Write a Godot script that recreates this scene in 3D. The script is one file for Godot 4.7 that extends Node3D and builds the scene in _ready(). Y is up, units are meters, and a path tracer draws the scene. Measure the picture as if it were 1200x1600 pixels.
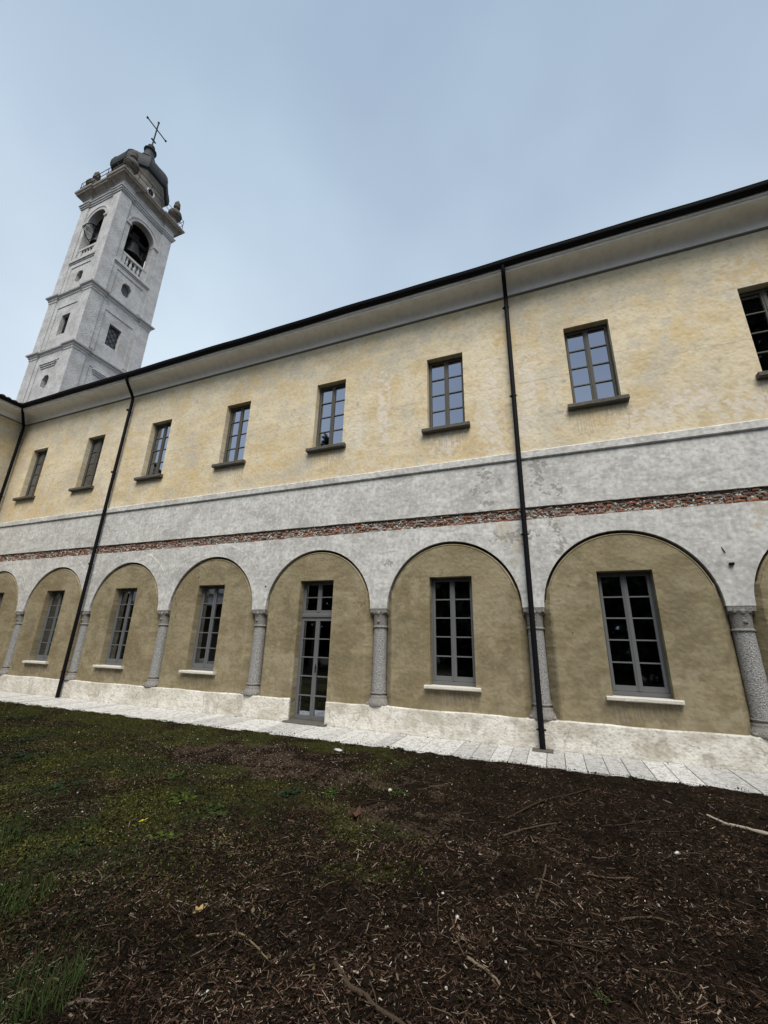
extends Node3D
# A cloister range with blind arcade, its perpendicular wing, a bell tower and a muddy garden, under an overcast sky.

const BAY := 3.24
const COL0 := -16.489            # first column axis that shows whole; the others follow every BAY
const SPRING := 2.429
const R_ARCH := 1.42
var rng := RandomNumberGenerator.new()
var used := {}
var M := {}

# ------------------------------------------------------------------ mesh collector
class Mesher:
	var v := PackedVector3Array()
	var n := PackedVector3Array()
	var uv := PackedVector2Array()
	var c := PackedColorArray()
	var ix := PackedInt32Array()
	var x0 := 0.0
	var xw := 1.0
	var y0 := 0.0
	var yh := 1.0
	var mode := 0                 # 0: u from x, v from y; 1: u from x, v from z
	var tint := Color(1, 1, 1)
	var tinted := false
	func area(ax0: float, axw: float, ay0: float, ayh: float, amode := 0) -> Mesher:
		x0 = ax0; xw = axw; y0 = ay0; yh = ayh; mode = amode
		return self
	func vert(p: Vector3, nn: Vector3) -> int:
		v.append(p); n.append(nn)
		if mode == 0: uv.append(Vector2((p.x - x0) / xw, 1.0 - (p.y - y0) / yh))
		else: uv.append(Vector2((p.x - x0) / xw, (p.z - y0) / yh))
		if tinted: c.append(tint)
		return v.size() - 1
	func tri(a: Vector3, b: Vector3, d: Vector3):
		var nn := (b - a).cross(d - a).normalized()
		var i := vert(a, nn); vert(b, nn); vert(d, nn)
		ix.append_array([i, i + 2, i + 1])
	# corners counter-clockwise seen from outside
	func quad(a: Vector3, b: Vector3, d: Vector3, e: Vector3):
		var nn := (d - a).cross(e - b).normalized()
		var i := vert(a, nn); vert(b, nn); vert(d, nn); vert(e, nn)
		ix.append_array([i, i + 2, i + 1, i, i + 3, i + 2])
	func box(a: Vector3, b: Vector3, bevel := 0.0):
		if bevel > 0.0:
			bbox(a, b, bevel); return
		var p := Vector3(minf(a.x, b.x), minf(a.y, b.y), minf(a.z, b.z))
		var q := Vector3(maxf(a.x, b.x), maxf(a.y, b.y), maxf(a.z, b.z))
		hexa([Vector3(p.x, p.y, q.z), Vector3(q.x, p.y, q.z), Vector3(q.x, q.y, q.z), Vector3(p.x, q.y, q.z), Vector3(p.x, p.y, p.z), Vector3(q.x, p.y, p.z), Vector3(q.x, q.y, p.z), Vector3(p.x, q.y, p.z)])
	# eight corners: front (ccw), then back in the same order
	func hexa(k: Array):
		quad(k[0], k[1], k[2], k[3]); quad(k[5], k[4], k[7], k[6])
		quad(k[4], k[0], k[3], k[7]); quad(k[1], k[5], k[6], k[2])
		quad(k[3], k[2], k[6], k[7]); quad(k[4], k[5], k[1], k[0])
	func bbox(a: Vector3, b: Vector3, r: float):
		var p := Vector3(minf(a.x, b.x), minf(a.y, b.y), minf(a.z, b.z))
		var q := Vector3(maxf(a.x, b.x), maxf(a.y, b.y), maxf(a.z, b.z))
		var f = func(sx: int, sy: int, sz: int, ax: int) -> Vector3:
			var o := Vector3(q.x if sx > 0 else p.x, q.y if sy > 0 else p.y, q.z if sz > 0 else p.z)
			if ax != 0: o.x -= sx * r
			if ax != 1: o.y -= sy * r
			if ax != 2: o.z -= sz * r
			return o
		for s in [-1, 1]:
			var qx = [f.call(s, -1, -1, 0), f.call(s, 1, -1, 0), f.call(s, 1, 1, 0), f.call(s, -1, 1, 0)]
			var qy = [f.call(-1, s, -1, 1), f.call(-1, s, 1, 1), f.call(1, s, 1, 1), f.call(1, s, -1, 1)]
			var qz = [f.call(-1, -1, s, 2), f.call(1, -1, s, 2), f.call(1, 1, s, 2), f.call(-1, 1, s, 2)]
			for g in [qx, qy, qz]:
				if s > 0: quad(g[0], g[1], g[2], g[3])
				else: quad(g[3], g[2], g[1], g[0])
		for s in [-1, 1]:
			for t in [-1, 1]:
				fq([f.call(-1, s, t, 1), f.call(1, s, t, 1), f.call(1, s, t, 2), f.call(-1, s, t, 2)], Vector3(0, s, t))
				fq([f.call(s, -1, t, 0), f.call(s, 1, t, 0), f.call(s, 1, t, 2), f.call(s, -1, t, 2)], Vector3(s, 0, t))
				fq([f.call(s, t, -1, 0), f.call(s, t, 1, 0), f.call(s, t, 1, 1), f.call(s, t, -1, 1)], Vector3(s, t, 0))
				for u in [-1, 1]:
					ft(f.call(s, t, u, 0), f.call(s, t, u, 1), f.call(s, t, u, 2), Vector3(s, t, u))
	func fq(g: Array, out: Vector3):
		if (g[2] - g[0]).cross(g[3] - g[1]).dot(out) >= 0: quad(g[0], g[1], g[2], g[3])
		else: quad(g[3], g[2], g[1], g[0])
	func ft(a: Vector3, b: Vector3, d: Vector3, out: Vector3):
		if (b - a).cross(d - a).dot(out) >= 0: tri(a, b, d)
		else: tri(a, d, b)
	# rings of equal length joined by smooth strips; closed round the ring
	func rings(rs: Array, closed := true, caps := true):
		var k: int = rs[0].size()
		var base := v.size()
		var centres := []
		for r in rs:
			var o := Vector3.ZERO
			for p in r: o += p
			centres.append(o / k)
		for a in rs.size():
			for i in k:
				var d1: Vector3 = rs[a][(i + 1) % k] - rs[a][(i - 1 + k) % k]
				var d2: Vector3 = rs[mini(a + 1, rs.size() - 1)][i] - rs[maxi(a - 1, 0)][i]
				var nn := d1.cross(d2).normalized()
				if nn.length() < 0.5: nn = (rs[a][i] - centres[a]).normalized()
				vert(rs[a][i], nn)
		for a in rs.size() - 1:
			for i in (k if closed else k - 1):
				var p := base + a * k + i
				var q := base + a * k + (i + 1) % k
				ix.append_array([p, p + k, q, q, p + k, q + k])
		if caps:
			for i in range(1, k - 1):
				tri(rs[0][0], rs[0][i + 1], rs[0][i])
				tri(rs[-1][0], rs[-1][i], rs[-1][i + 1])
	func lathe(o: Vector3, prof: Array, seg := 20, turn := 0.0):
		var rs := []
		for p in prof:
			var r := []
			for i in seg:
				var t := turn - TAU * i / seg
				r.append(o + Vector3(cos(t) * p.x, p.y, sin(t) * p.x))
			rs.append(r)
		rings(rs)
	func tube(pts: Array, rad, seg := 10):
		var rs := []
		var up := Vector3.UP
		for a in pts.size():
			var d: Vector3 = (pts[mini(a + 1, pts.size() - 1)] - pts[maxi(a - 1, 0)]).normalized()
			if absf(d.dot(up)) > 0.9: up = Vector3.RIGHT if absf(d.x) < 0.8 else Vector3.BACK
			var s := d.cross(up).normalized()
			up = s.cross(d).normalized()
			var rr: float = rad[a] if rad is Array else rad
			var r := []
			for i in seg:
				var t := TAU * i / seg
				r.append(pts[a] + (s * cos(t) + up * sin(t)) * rr)
			rs.append(r)
		rings(rs)
	func sphere(o: Vector3, r: Vector3, seg := 10, rows := 6):
		var rs := []
		for a in rows + 1:
			var f := -PI / 2 + PI * a / rows
			var k := []
			for i in seg:
				var t := -TAU * i / seg
				k.append(o + Vector3(cos(t) * cos(f) * r.x, sin(f) * r.y, sin(t) * cos(f) * r.z))
			rs.append(k)
		rings(rs, true, false)
	func mesh() -> ArrayMesh:
		var a := []
		a.resize(Mesh.ARRAY_MAX)
		a[Mesh.ARRAY_VERTEX] = v; a[Mesh.ARRAY_NORMAL] = n; a[Mesh.ARRAY_TEX_UV] = uv; a[Mesh.ARRAY_INDEX] = ix
		if tinted: a[Mesh.ARRAY_COLOR] = c
		var m := ArrayMesh.new()
		m.add_surface_from_arrays(Mesh.PRIMITIVE_TRIANGLES, a)
		return m

# ------------------------------------------------------------------ naming and tagging
func numbered(called: String) -> String:
	var k: int = used.get(called, 0)
	used[called] = k + 1
	return called if k == 0 else "%s_%03d" % [called, k]
func tag(o, label := "", category := "", group := "", kind := ""):
	if label: o.set_meta("label", label)
	if category: o.set_meta("category", category)
	if group: o.set_meta("group", group)
	if kind: o.set_meta("kind", kind)
	return o
func part(called: String, m, mat: Material, parent: Node) -> MeshInstance3D:
	var o := MeshInstance3D.new()
	o.name = called
	o.mesh = m.mesh() if m is Mesher else m
	o.material_override = mat
	parent.add_child(o, true)
	return o
func thing(called: String, label: String, category: String, at := Vector3.ZERO, turn := 0.0, group := "") -> Node3D:
	var o := Node3D.new()
	o.name = numbered(called)
	add_child(o)
	o.position = at; o.rotation.y = turn
	return tag(o, label, category, group)
func single(called: String, m, mat: Material, label: String, category: String, at := Vector3.ZERO, turn := 0.0, group := "") -> MeshInstance3D:
	var o := part(numbered(called), m, mat, self)
	o.position = at; o.rotation.y = turn
	return tag(o, label, category, group)
func structure(called: String, m, mat: Material, parent: Node = self) -> MeshInstance3D:
	return tag(part(called, m, mat, parent), "", "", "", "structure")

# ------------------------------------------------------------------ materials
func lin(r: float, g: float, b: float) -> Color:
	return Color(r, g, b).linear_to_srgb()
func mat(col: Color, rough := 0.9, spec := 0.3) -> StandardMaterial3D:
	var m := StandardMaterial3D.new()
	m.albedo_color = col; m.roughness = rough; m.metallic_specular = spec
	return m
func fnl(seed_: int, freq: float, oct := 4, type := FastNoiseLite.TYPE_SIMPLEX_SMOOTH) -> FastNoiseLite:
	var f := FastNoiseLite.new()
	f.seed = seed_; f.frequency = freq; f.noise_type = type
	f.fractal_type = FastNoiseLite.FRACTAL_FBM; f.fractal_octaves = oct
	return f
# a normalised grey noise picture of w x h, computed at (w/sx) x (h/sy) and stretched
func noise_img(w: int, h: int, seed_: int, freq: float, oct := 4, sx := 1, sy := 1, seamless := false) -> Image:
	var f := fnl(seed_, freq, oct)
	var im: Image = f.get_seamless_image(w / sx, h / sy) if seamless else f.get_image(w / sx, h / sy)
	im.convert(Image.FORMAT_L8)
	if sx > 1 or sy > 1: im.resize(w, h, Image.INTERPOLATE_CUBIC)
	return im
# layers: [noise image, low, high, colour (linear), strength]; t = smoothstep(low, high, noise) * strength
func paint(w: int, h: int, base: Color, layers: Array, gain := Color(1, 1, 1)) -> Image:
	var n := w * h
	var r := PackedFloat32Array(); r.resize(n); r.fill(base.r)
	var g := PackedFloat32Array(); g.resize(n); g.fill(base.g)
	var b := PackedFloat32Array(); b.resize(n); b.fill(base.b)
	for l in layers:
		var d: PackedByteArray = l[0].get_data()
		var lut := PackedFloat32Array(); lut.resize(256)
		for i in 256: lut[i] = smoothstep(l[1], l[2], i / 255.0) * l[4]
		var cr: float = l[3].r; var cg: float = l[3].g; var cb: float = l[3].b
		for i in n:
			var t := lut[d[i]]
			if t > 0.003:
				r[i] += (cr - r[i]) * t; g[i] += (cg - g[i]) * t; b[i] += (cb - b[i]) * t
	var srgb := PackedByteArray(); srgb.resize(1025)
	for i in 1025: srgb[i] = int(clampf(Color(i / 1024.0, 0, 0).linear_to_srgb().r * 255.0 + 0.5, 0, 255))
	var out := PackedByteArray(); out.resize(n * 3)
	for i in n:
		out[3 * i] = srgb[clampi(int(r[i] * 1024.0 * gain.r), 0, 1024)]
		out[3 * i + 1] = srgb[clampi(int(g[i] * 1024.0 * gain.g), 0, 1024)]
		out[3 * i + 2] = srgb[clampi(int(b[i] * 1024.0 * gain.b), 0, 1024)]
	return Image.create_from_data(w, h, false, Image.FORMAT_RGB8, out)
# a mask of ragged spots on a wall picture: spots = [x, y, rx, ry] in metres, edges broken by noise
func spots_img(w: int, h: int, x0: float, xw: float, y0: float, yh: float, spots: Array, seed_: int, rag := 0.8, freq := 9.0, hard := 4.0) -> Image:
	var d := PackedByteArray(); d.resize(w * h)
	var f := fnl(seed_, freq, 4)
	for s in spots:
		var ia := maxi(0, int((s[0] - s[2] * 1.8 - x0) / xw * w)); var ib := mini(w - 1, int((s[0] + s[2] * 1.8 - x0) / xw * w))
		var ja := maxi(0, int((1.0 - (s[1] + s[3] * 1.8 - y0) / yh) * h)); var jb := mini(h - 1, int((1.0 - (s[1] - s[3] * 1.8 - y0) / yh) * h))
		for j in range(ja, jb + 1):
			for i in range(ia, ib + 1):
				var x := x0 + (i + 0.5) / w * xw; var y := y0 + (1.0 - (j + 0.5) / h) * yh
				var q := Vector2((x - s[0]) / s[2], (y - s[1]) / s[3]).length()
				var t := clampf((1.0 - q + rag * f.get_noise_2d(x, y) * 2.0) * hard, 0.0, 1.0)
				d[j * w + i] = maxi(d[j * w + i], int(t * 255))
	return Image.create_from_data(w, h, false, Image.FORMAT_L8, d)
# a mask of wandering hairlines: each line = [x0, y0, x1, y1] in metres
func lines_img(w: int, h: int, x0: float, xw: float, y0: float, yh: float, lines: Array, seed_: int, wander := 0.03, width := 0.7) -> Image:
	var d := PackedByteArray(); d.resize(w * h)
	var f := fnl(seed_, 1.3, 3)
	for l in lines:
		var len_ := Vector2(l[2] - l[0], l[3] - l[1]).length()
		var steps := int(len_ / xw * w * 1.5) + 2
		for k in steps:
			var t := float(k) / (steps - 1)
			var gap := f.get_noise_2d(l[0] * 7.0 + t * len_ * 1.1, l[1] * 3.0)
			if gap < -0.22: continue
			var x: float = lerpf(l[0], l[2], t) + f.get_noise_2d(t * len_ * 2.0, l[0] * 5.0 + 90.0) * wander
			var y: float = lerpf(l[1], l[3], t) + f.get_noise_2d(t * len_ * 2.0, l[1] * 5.0 + l[0]) * wander
			var fx := (x - x0) / xw * w; var fy := (1.0 - (y - y0) / yh) * h
			for dj in range(-1, 2):
				for di in range(-1, 2):
					var i := int(floor(fx)) + di; var j := int(floor(fy)) + dj
					if i < 0 or j < 0 or i >= w or j >= h: continue
					var q := Vector2(i + 0.5 - fx, j + 0.5 - fy).length()
					var a := int(clampf(width + 0.5 - q, 0, 1) * 255)
					if a > d[j * w + i]: d[j * w + i] = a
	return Image.create_from_data(w, h, false, Image.FORMAT_L8, d)
func tex(im: Image) -> ImageTexture:
	im.generate_mipmaps()
	return ImageTexture.create_from_image(im)
func relief(m: StandardMaterial3D, im: Image, cm: float):
	m.heightmap_enabled = true
	m.heightmap_texture = tex(im)
	m.heightmap_scale = cm
func triplanar(m: StandardMaterial3D, metres: float, world := true):
	m.uv1_triplanar = true
	m.uv1_world_triplanar = world
	m.uv1_scale = Vector3.ONE / metres

const WX0 := -19.9
const WXW := 27.6
func make_materials():
	var W := 2048
	# upper wall: ochre lime wash, mottled, with grey weathering, drips under the sills, damp beside the downpipe
	var H := 320
	var y0 := 5.6; var yh := 4.5
	var drips := []
	var pale := [[-0.75, 7.6, 0.2, 0.75], [-0.86, 6.5, 0.28, 0.75], [0.05, 7.3, 0.22, 1.0], [-0.1, 6.4, 0.3, 0.7], [2.3, 6.15, 0.7, 0.28], [3.0, 6.35, 0.65, 0.33], [3.9, 6.1, 0.7, 0.45], [-13.6, 6.4, 0.3, 0.6], [-3.55, 7.5, 0.22, 1.3], [-1.9, 6.2, 0.45, 0.4], [-4.3, 7.0, 0.3, 0.5]]
	for k in 9:
		var c := 1.319 + BAY * (1 - k)
		for q in 22:
			var dx := -0.55 + 1.1 * fposmod(q * 0.6180339, 1.0)
			drips.append([c + dx, 6.53, c + dx, 6.53 - 0.12 - 0.45 * fposmod(q * 0.37 + k * 0.21, 1.0)])
	var big := noise_img(W, H, 11, 0.006, 4)
	var strokes := noise_img(W, H, 12, 0.03, 4, 4, 1)
	var fine := noise_img(W, H, 13, 0.09, 4)
	var streak := noise_img(W, H, 14, 0.02, 4, 1, 8)
	var crack := []
	for k in 9:
		crack.append([1.319 + BAY * (1 - k) + 0.47, 7.47, 1.319 + BAY * (2 - k) - 0.47, 7.46])
	var ochre := paint(W, H, Color(0.62, 0.535, 0.36), [
		[big, 0.45, 0.75, Color(0.66, 0.57, 0.39), 0.7], [big, 0.5, 0.25, Color(0.55, 0.43, 0.235), 0.65],
		[strokes, 0.5, 0.9, Color(0.70, 0.62, 0.45), 0.5], [strokes, 0.48, 0.1, Color(0.47, 0.385, 0.24), 0.42],
		[streak, 0.45, 0.95, Color(0.62, 0.57, 0.45), 0.55],
		[noise_img(W, H, 15, 0.011, 5), 0.45, 0.9, Color(0.48, 0.44, 0.34), 0.6],
		[noise_img(W, H, 44, 0.016, 5), 0.5, 0.95, Color(0.58, 0.44, 0.23), 0.6],
		[noise_img(W, H, 45, 0.05, 4), 0.62, 0.85, Color(0.42, 0.37, 0.26), 0.5],
		[spots_img(W, H, WX0, WXW, y0, yh, [[-2.9, 9.2, 1.6, 0.5], [3.2, 9.0, 1.3, 0.6], [-7.4, 9.3, 2.0, 0.4], [-10.0, 7.2, 0.6, 0.9], [0.6, 9.3, 1.0, 0.4], [-5.9, 6.3, 0.5, 0.5], [-16.0, 9.1, 2.5, 0.5], [2.6, 7.6, 0.5, 0.9]], 26, 1.0, 1.6, 0.9), 0.05, 1.0, Color(0.47, 0.44, 0.36), 0.55],
		[spots_img(W, H, WX0, WXW, y0, yh, [[-6.8, 6.4, 1.5, 0.5], [-10.3, 6.3, 1.3, 0.5], [-12.9, 7.6, 0.6, 1.2], [-4.0, 6.1, 0.9, 0.3], [-17.5, 6.5, 1.5, 0.6], [3.1, 7.9, 0.7, 0.5], [-1.4, 6.1, 0.5, 0.35]], 27, 1.0, 1.8, 0.9), 0.05, 1.0, Color(0.6, 0.45, 0.22), 0.5],
		[fine, 0.6, 0.95, Color(0.74, 0.68, 0.52), 0.35], [fine, 0.42, 0.1, Color(0.38, 0.31, 0.2), 0.45],
		[spots_img(W, H, WX0, WXW, y0, yh, pale, 21, 0.8, 5.0, 1.1), 0.05, 1.0, Color(0.66, 0.6, 0.5), 0.75],
		[spots_img(W, H, WX0, WXW, y0, yh, [[-1.15, 5.95, 0.3, 0.3], [-0.62, 8.75, 0.08, 0.3], [4.3, 9.1, 0.7, 0.35], [-0.5, 6.9, 0.1, 0.5]], 22, 0.9, 5.0, 1.2), 0.05, 1.0, Color(0.52, 0.38, 0.19), 0.55],
		[spots_img(W, H, WX0, WXW, y0, yh, [[0.6, 6.57, 0.1, 0.05], [0.75, 7.33, 0.05, 0.05], [-4.3, 7.8, 0.05, 0.07], [-6.3, 8.0, 0.05, 0.05]], 23, 0.8, 14.0), 0.2, 0.7, Color(0.36, 0.34, 0.3), 0.8],
		[lines_img(W, H, WX0, WXW, y0, yh, drips, 24, 0.02, 1.0), 0.0, 1.0, Color(0.34, 0.31, 0.25), 0.42],
		[lines_img(W, H, WX0, WXW, y0, yh, crack, 25, 0.02, 0.5), 0.0, 1.0, Color(0.25, 0.2, 0.13), 0.6]], Color(1.03, 1.04, 1.09))
	M.ochre = mat(Color.WHITE, 0.95, 0.25)
	M.ochre.albedo_texture = tex(ochre)
	relief(M.ochre, paint_height(W, H, [[noise_img(W, H, 16, 0.035, 5, 2, 1), 0.4], [noise_img(W, H, 17, 0.14, 4), 0.4], [big, 0.4]]), 1.9)
	# white lime plaster of the arcade wall
	H = 256; y0 = 2.35; yh = 3.45
	var peel := [[0.03, 5.36, 0.13, 0.14], [0.05, 5.08, 0.07, 0.17], [0.0, 4.95, 0.11, 0.06], [0.33, 4.86, 0.09, 0.05], [0.42, 4.74, 0.05, 0.1], [0.16, 4.72, 0.09, 0.03], [0.26, 4.0, 0.09, 0.1], [0.15, 4.07, 0.03, 0.08], [0.33, 3.66, 0.1, 0.1], [0.25, 3.5, 0.07, 0.06], [-1.08, 5.28, 0.1, 0.13], [-1.3, 4.95, 0.09, 0.08], [-1.02, 4.88, 0.06, 0.03], [-1.05, 4.63, 0.12, 0.05], [-0.55, 3.85, 0.3, 0.1], [-0.75, 5.1, 0.05, 0.05], [-5.6, 3.6, 0.04, 0.04], [-3.3, 3.4, 0.1, 0.05]]
	var wdrips := []
	for k in 150:
		var x := -19.0 + 26.0 * fposmod(k * 0.6180339, 1.0)
		var top: float = [5.5, 4.2, 4.2, 3.9][k % 4]
		wdrips.append([x, top, x, top - 0.2 - 0.7 * fposmod(k * 0.377, 1.0)])
	var scratches := []
	for k in 90:
		var x := -19.0 + 26.0 * fposmod(k * 0.7548777, 1.0)
		var y := 2.6 + 2.9 * fposmod(k * 0.5698403, 1.0)
		scratches.append([x, y, x + 0.3 * sin(k * 2.1), y + 0.22 * cos(k * 1.7)])
	var wbig := noise_img(W, H, 31, 0.008, 5)
	var wmid := noise_img(W, H, 32, 0.035, 5)
	var wfine := noise_img(W, H, 33, 0.12, 4)
	var peeled := spots_img(W, H, WX0, WXW, y0, yh, peel, 37, 0.95, 8.0)
	var white := paint(W, H, Color(0.56, 0.56, 0.54), [
		[wbig, 0.4, 0.95, Color(0.42, 0.42, 0.405), 0.75], [wbig, 0.5, 0.1, Color(0.66, 0.66, 0.64), 0.6],
		[wmid, 0.45, 0.9, Color(0.42, 0.42, 0.40), 0.55], [wmid, 0.5, 0.1, Color(0.7, 0.7, 0.68), 0.55],
		[noise_img(W, H, 42, 0.09, 4, 1, 4), 0.5, 0.9, Color(0.4, 0.395, 0.375), 0.55],
		[noise_img(W, H, 43, 0.1, 5, 3, 1), 0.6, 0.85, Color(0.33, 0.325, 0.31), 0.5],
		[noise_img(W, H, 34, 0.02, 4, 1, 6), 0.6, 0.85, Color(0.44, 0.43, 0.41), 0.5],
		[noise_img(W, H, 35, 0.018, 5, 2, 1), 0.68, 0.8, Color(0.36, 0.355, 0.34), 0.5],
		[wfine, 0.52, 0.85, Color(0.32, 0.31, 0.29), 0.5], [wfine, 0.42, 0.1, Color(0.76, 0.76, 0.74), 0.5],
		[spots_img(W, H, WX0, WXW, y0, yh, [[-0.75, 3.98, 0.16, 0.2], [-0.45, 3.7, 0.14, 0.3], [3.6, 4.0, 0.2, 0.2]], 36, 0.9, 4.0), 0.1, 0.9, Color(0.5, 0.43, 0.33), 0.5],
		[peeled, 0.3, 0.6, Color(0.3, 0.29, 0.265), 0.85],
		[lines_img(W, H, WX0, WXW, y0, yh, wdrips, 38, 0.02, 0.8), 0.0, 1.0, Color(0.36, 0.35, 0.33), 0.3],
		[lines_img(W, H, WX0, WXW, y0, yh, scratches, 39, 0.05, 0.4), 0.0, 1.0, Color(0.27, 0.26, 0.25), 0.55]])
	M.white = mat(Color.WHITE, 0.95, 0.25)
	M.white.albedo_texture = tex(white)
	relief(M.white, paint_height(W, H, [[wmid, 0.4], [noise_img(W, H, 40, 0.15, 4), 0.3], [noise_img(W, H, 41, 0.06, 4, 4, 1), 0.4], [peeled, -0.35]]), 1.6)
	# beige render of the infilled arches
	y0 = 0.4; yh = 3.6
	var seep := []
	var specks := [[-9.55, 2.6, 0.02, 0.06], [-9.5, 2.25, 0.02, 0.08], [-9.62, 2.75, 0.015, 0.05], [-9.3, 2.55, 0.015, 0.03], [-9.4, 3.0, 0.015, 0.03], [-9.58, 2.05, 0.015, 0.03], [-3.95, 2.5, 0.02, 0.03], [-3.88, 2.55, 0.015, 0.02], [0.35, 1.95, 0.012, 0.03], [-8.9, 3.3, 0.03, 0.04], [-9.2, 3.15, 0.02, 0.03]]
	for k in 8:
		var c := 1.319 + BAY * (1 - k)
		for q in 16:
			var dx := -0.5 + 1.0 * fposmod(q * 0.6180339 + k * 0.13, 1.0)
			seep.append([c + dx, 0.86, c + dx + 0.01, 0.86 - 0.1 - 0.25 * fposmod(q * 0.37, 1.0)])
	var damp := []
	for k in 8: damp.append([1.319 + BAY * (1 - k), 0.68, 0.5, 0.14])
	var pbig := noise_img(W, H, 51, 0.009, 5)
	var pmid := noise_img(W, H, 52, 0.03, 5, 2, 1)
	var pfine := noise_img(W, H, 53, 0.1, 4)
	var beige := paint(W, H, Color(0.265, 0.225, 0.14), [
		[pbig, 0.45, 0.9, Color(0.33, 0.285, 0.185), 0.85], [pbig, 0.5, 0.2, Color(0.225, 0.185, 0.105), 0.75],
		[pmid, 0.52, 0.85, Color(0.205, 0.17, 0.1), 0.65], [pmid, 0.45, 0.15, Color(0.34, 0.3, 0.2), 0.5],
		[noise_img(W, H, 54, 0.014, 4), 0.6, 0.8, Color(0.33, 0.28, 0.17), 0.5],
		[spots_img(W, H, WX0, WXW, y0, yh, [[0.6, 1.2, 0.5, 0.5], [2.2, 2.0, 0.5, 0.7], [-2.9, 1.6, 0.3, 0.9], [-0.9, 1.3, 0.5, 0.4], [-4.3, 1.5, 0.4, 0.4], [-6.0, 2.2, 0.4, 0.7], [-8.2, 3.4, 0.9, 0.3], [-9.3, 0.9, 0.5, 0.3], [-12.4, 2.3, 0.3, 0.9], [-11.0, 1.2, 0.4, 0.5], [-15.6, 1.6, 0.5, 0.8], [5.0, 1.5, 0.6, 0.8]], 60, 1.2, 2.2, 1.0), 0.05, 1.0, Color(0.19, 0.16, 0.1), 0.55],
		[spots_img(W, H, WX0, WXW, y0, yh, [[1.9, 0.9, 0.7, 0.4], [0.2, 2.6, 0.4, 0.5], [-1.1, 2.2, 0.4, 0.5], [-2.7, 2.9, 0.5, 0.4], [-4.1, 2.7, 0.3, 0.6], [-5.9, 1.1, 0.4, 0.4], [-7.6, 1.6, 0.4, 0.9], [-10.9, 2.6, 0.4, 0.5], [-12.6, 1.0, 0.4, 0.4], [-14.0, 2.3, 0.5, 0.7]], 69, 1.2, 2.0, 1.0), 0.05, 1.0, Color(0.37, 0.32, 0.22), 0.5],
		[pfine, 0.55, 0.9, Color(0.16, 0.135, 0.085), 0.45], [pfine, 0.4, 0.1, Color(0.37, 0.33, 0.23), 0.3],
		[spots_img(W, H, WX0, WXW, y0, yh, damp, 55, 1.2, 3.0), 0.1, 0.9, Color(0.2, 0.165, 0.11), 0.6],
		[lines_img(W, H, WX0, WXW, y0, yh, seep, 56, 0.02, 1.0), 0.0, 1.0, Color(0.38, 0.34, 0.27), 0.32],
		[spots_img(W, H, WX0, WXW, y0, yh, specks, 57, 0.5, 20.0), 0.2, 0.7, Color(0.09, 0.075, 0.05), 0.85]], Color(0.92, 0.92, 0.93))
	M.beige = mat(Color.WHITE, 0.95, 0.25)
	M.beige.albedo_texture = tex(beige)
	relief(M.beige, paint_height(W, H, [[noise_img(W, H, 58, 0.05, 4, 4, 1), 0.5], [noise_img(W, H, 59, 0.14, 4), 0.4]]), 1.6)
	# plinth
	H = 64; y0 = -0.05; yh = 0.6
	var cracks := []
	for k in 44:
		var x := -18.0 + 25.0 * fposmod(k * 0.6180339, 1.0)
		cracks.append([x, 0.02 + 0.1 * (k % 3), x + 0.1 * sin(k), 0.2 + 0.26 * fposmod(k * 0.41, 1.0)])
		if k % 4 == 0: cracks.append([x, 0.2, x + 0.1, 0.35])
	var qbig := noise_img(W, H, 61, 0.015, 5)
	var plinth := paint(W, H, Color(0.62, 0.6, 0.545), [
		[qbig, 0.5, 0.8, Color(0.48, 0.45, 0.385), 0.8], [qbig, 0.5, 0.2, Color(0.73, 0.715, 0.66), 0.7],
		[noise_img(W, H, 62, 0.06, 5), 0.55, 0.85, Color(0.4, 0.37, 0.3), 0.6],
		[noise_img(W, H, 63, 0.03, 4, 1, 4), 0.62, 0.85, Color(0.35, 0.33, 0.27), 0.45],
		[noise_img(W, H, 64, 0.2, 3), 0.6, 0.85, Color(0.28, 0.255, 0.21), 0.6],
		[spots_img(W, H, WX0, WXW, y0, yh, [[-7.2, 0.1, 0.16, 0.07], [2.1, 0.12, 0.08, 0.1], [1.4, 0.2, 0.25, 0.1], [-12.0, 0.15, 0.2, 0.05]], 65, 0.9, 8.0), 0.2, 0.7, Color(0.36, 0.32, 0.26), 0.6],
		[lines_img(W, H, WX0, WXW, y0, yh, cracks, 66, 0.1, 0.55), 0.0, 1.0, Color(0.17, 0.145, 0.11), 0.65]])
	M.plinth = mat(Color.WHITE, 0.95, 0.25)
	M.plinth.albedo_texture = tex(plinth)
	relief(M.plinth, paint_height(W, H, [[noise_img(W, H, 67, 0.06, 5), 0.6], [noise_img(W, H, 68, 0.2, 3), 0.3]]), 1.6)
	# pale grey plaster of the tower, triplanar
	var S := 512
	var tb := noise_img(S, S, 71, 0.008, 5, 1, 1, true)
	var tm := noise_img(S, S, 72, 0.035, 5, 1, 1, true)
	M.tower = mat(Color.WHITE, 0.95, 0.25)
	M.tower.albedo_texture = tex(paint(S, S, Color(0.44, 0.44, 0.443), [[tb, 0.5, 0.8, Color(0.35, 0.345, 0.34), 0.7], [tb, 0.5, 0.2, Color(0.51, 0.51, 0.515), 0.7], [tm, 0.55, 0.85, Color(0.32, 0.31, 0.30), 0.5], [tm, 0.42, 0.15, Color(0.54, 0.54, 0.54), 0.4]]))
	triplanar(M.tower, 6.0)
	relief(M.tower, noise_img(S, S, 73, 0.09, 4, 1, 1, true), 2.0)
	M.tower_trim = mat(Color.WHITE, 0.95, 0.25)
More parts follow.
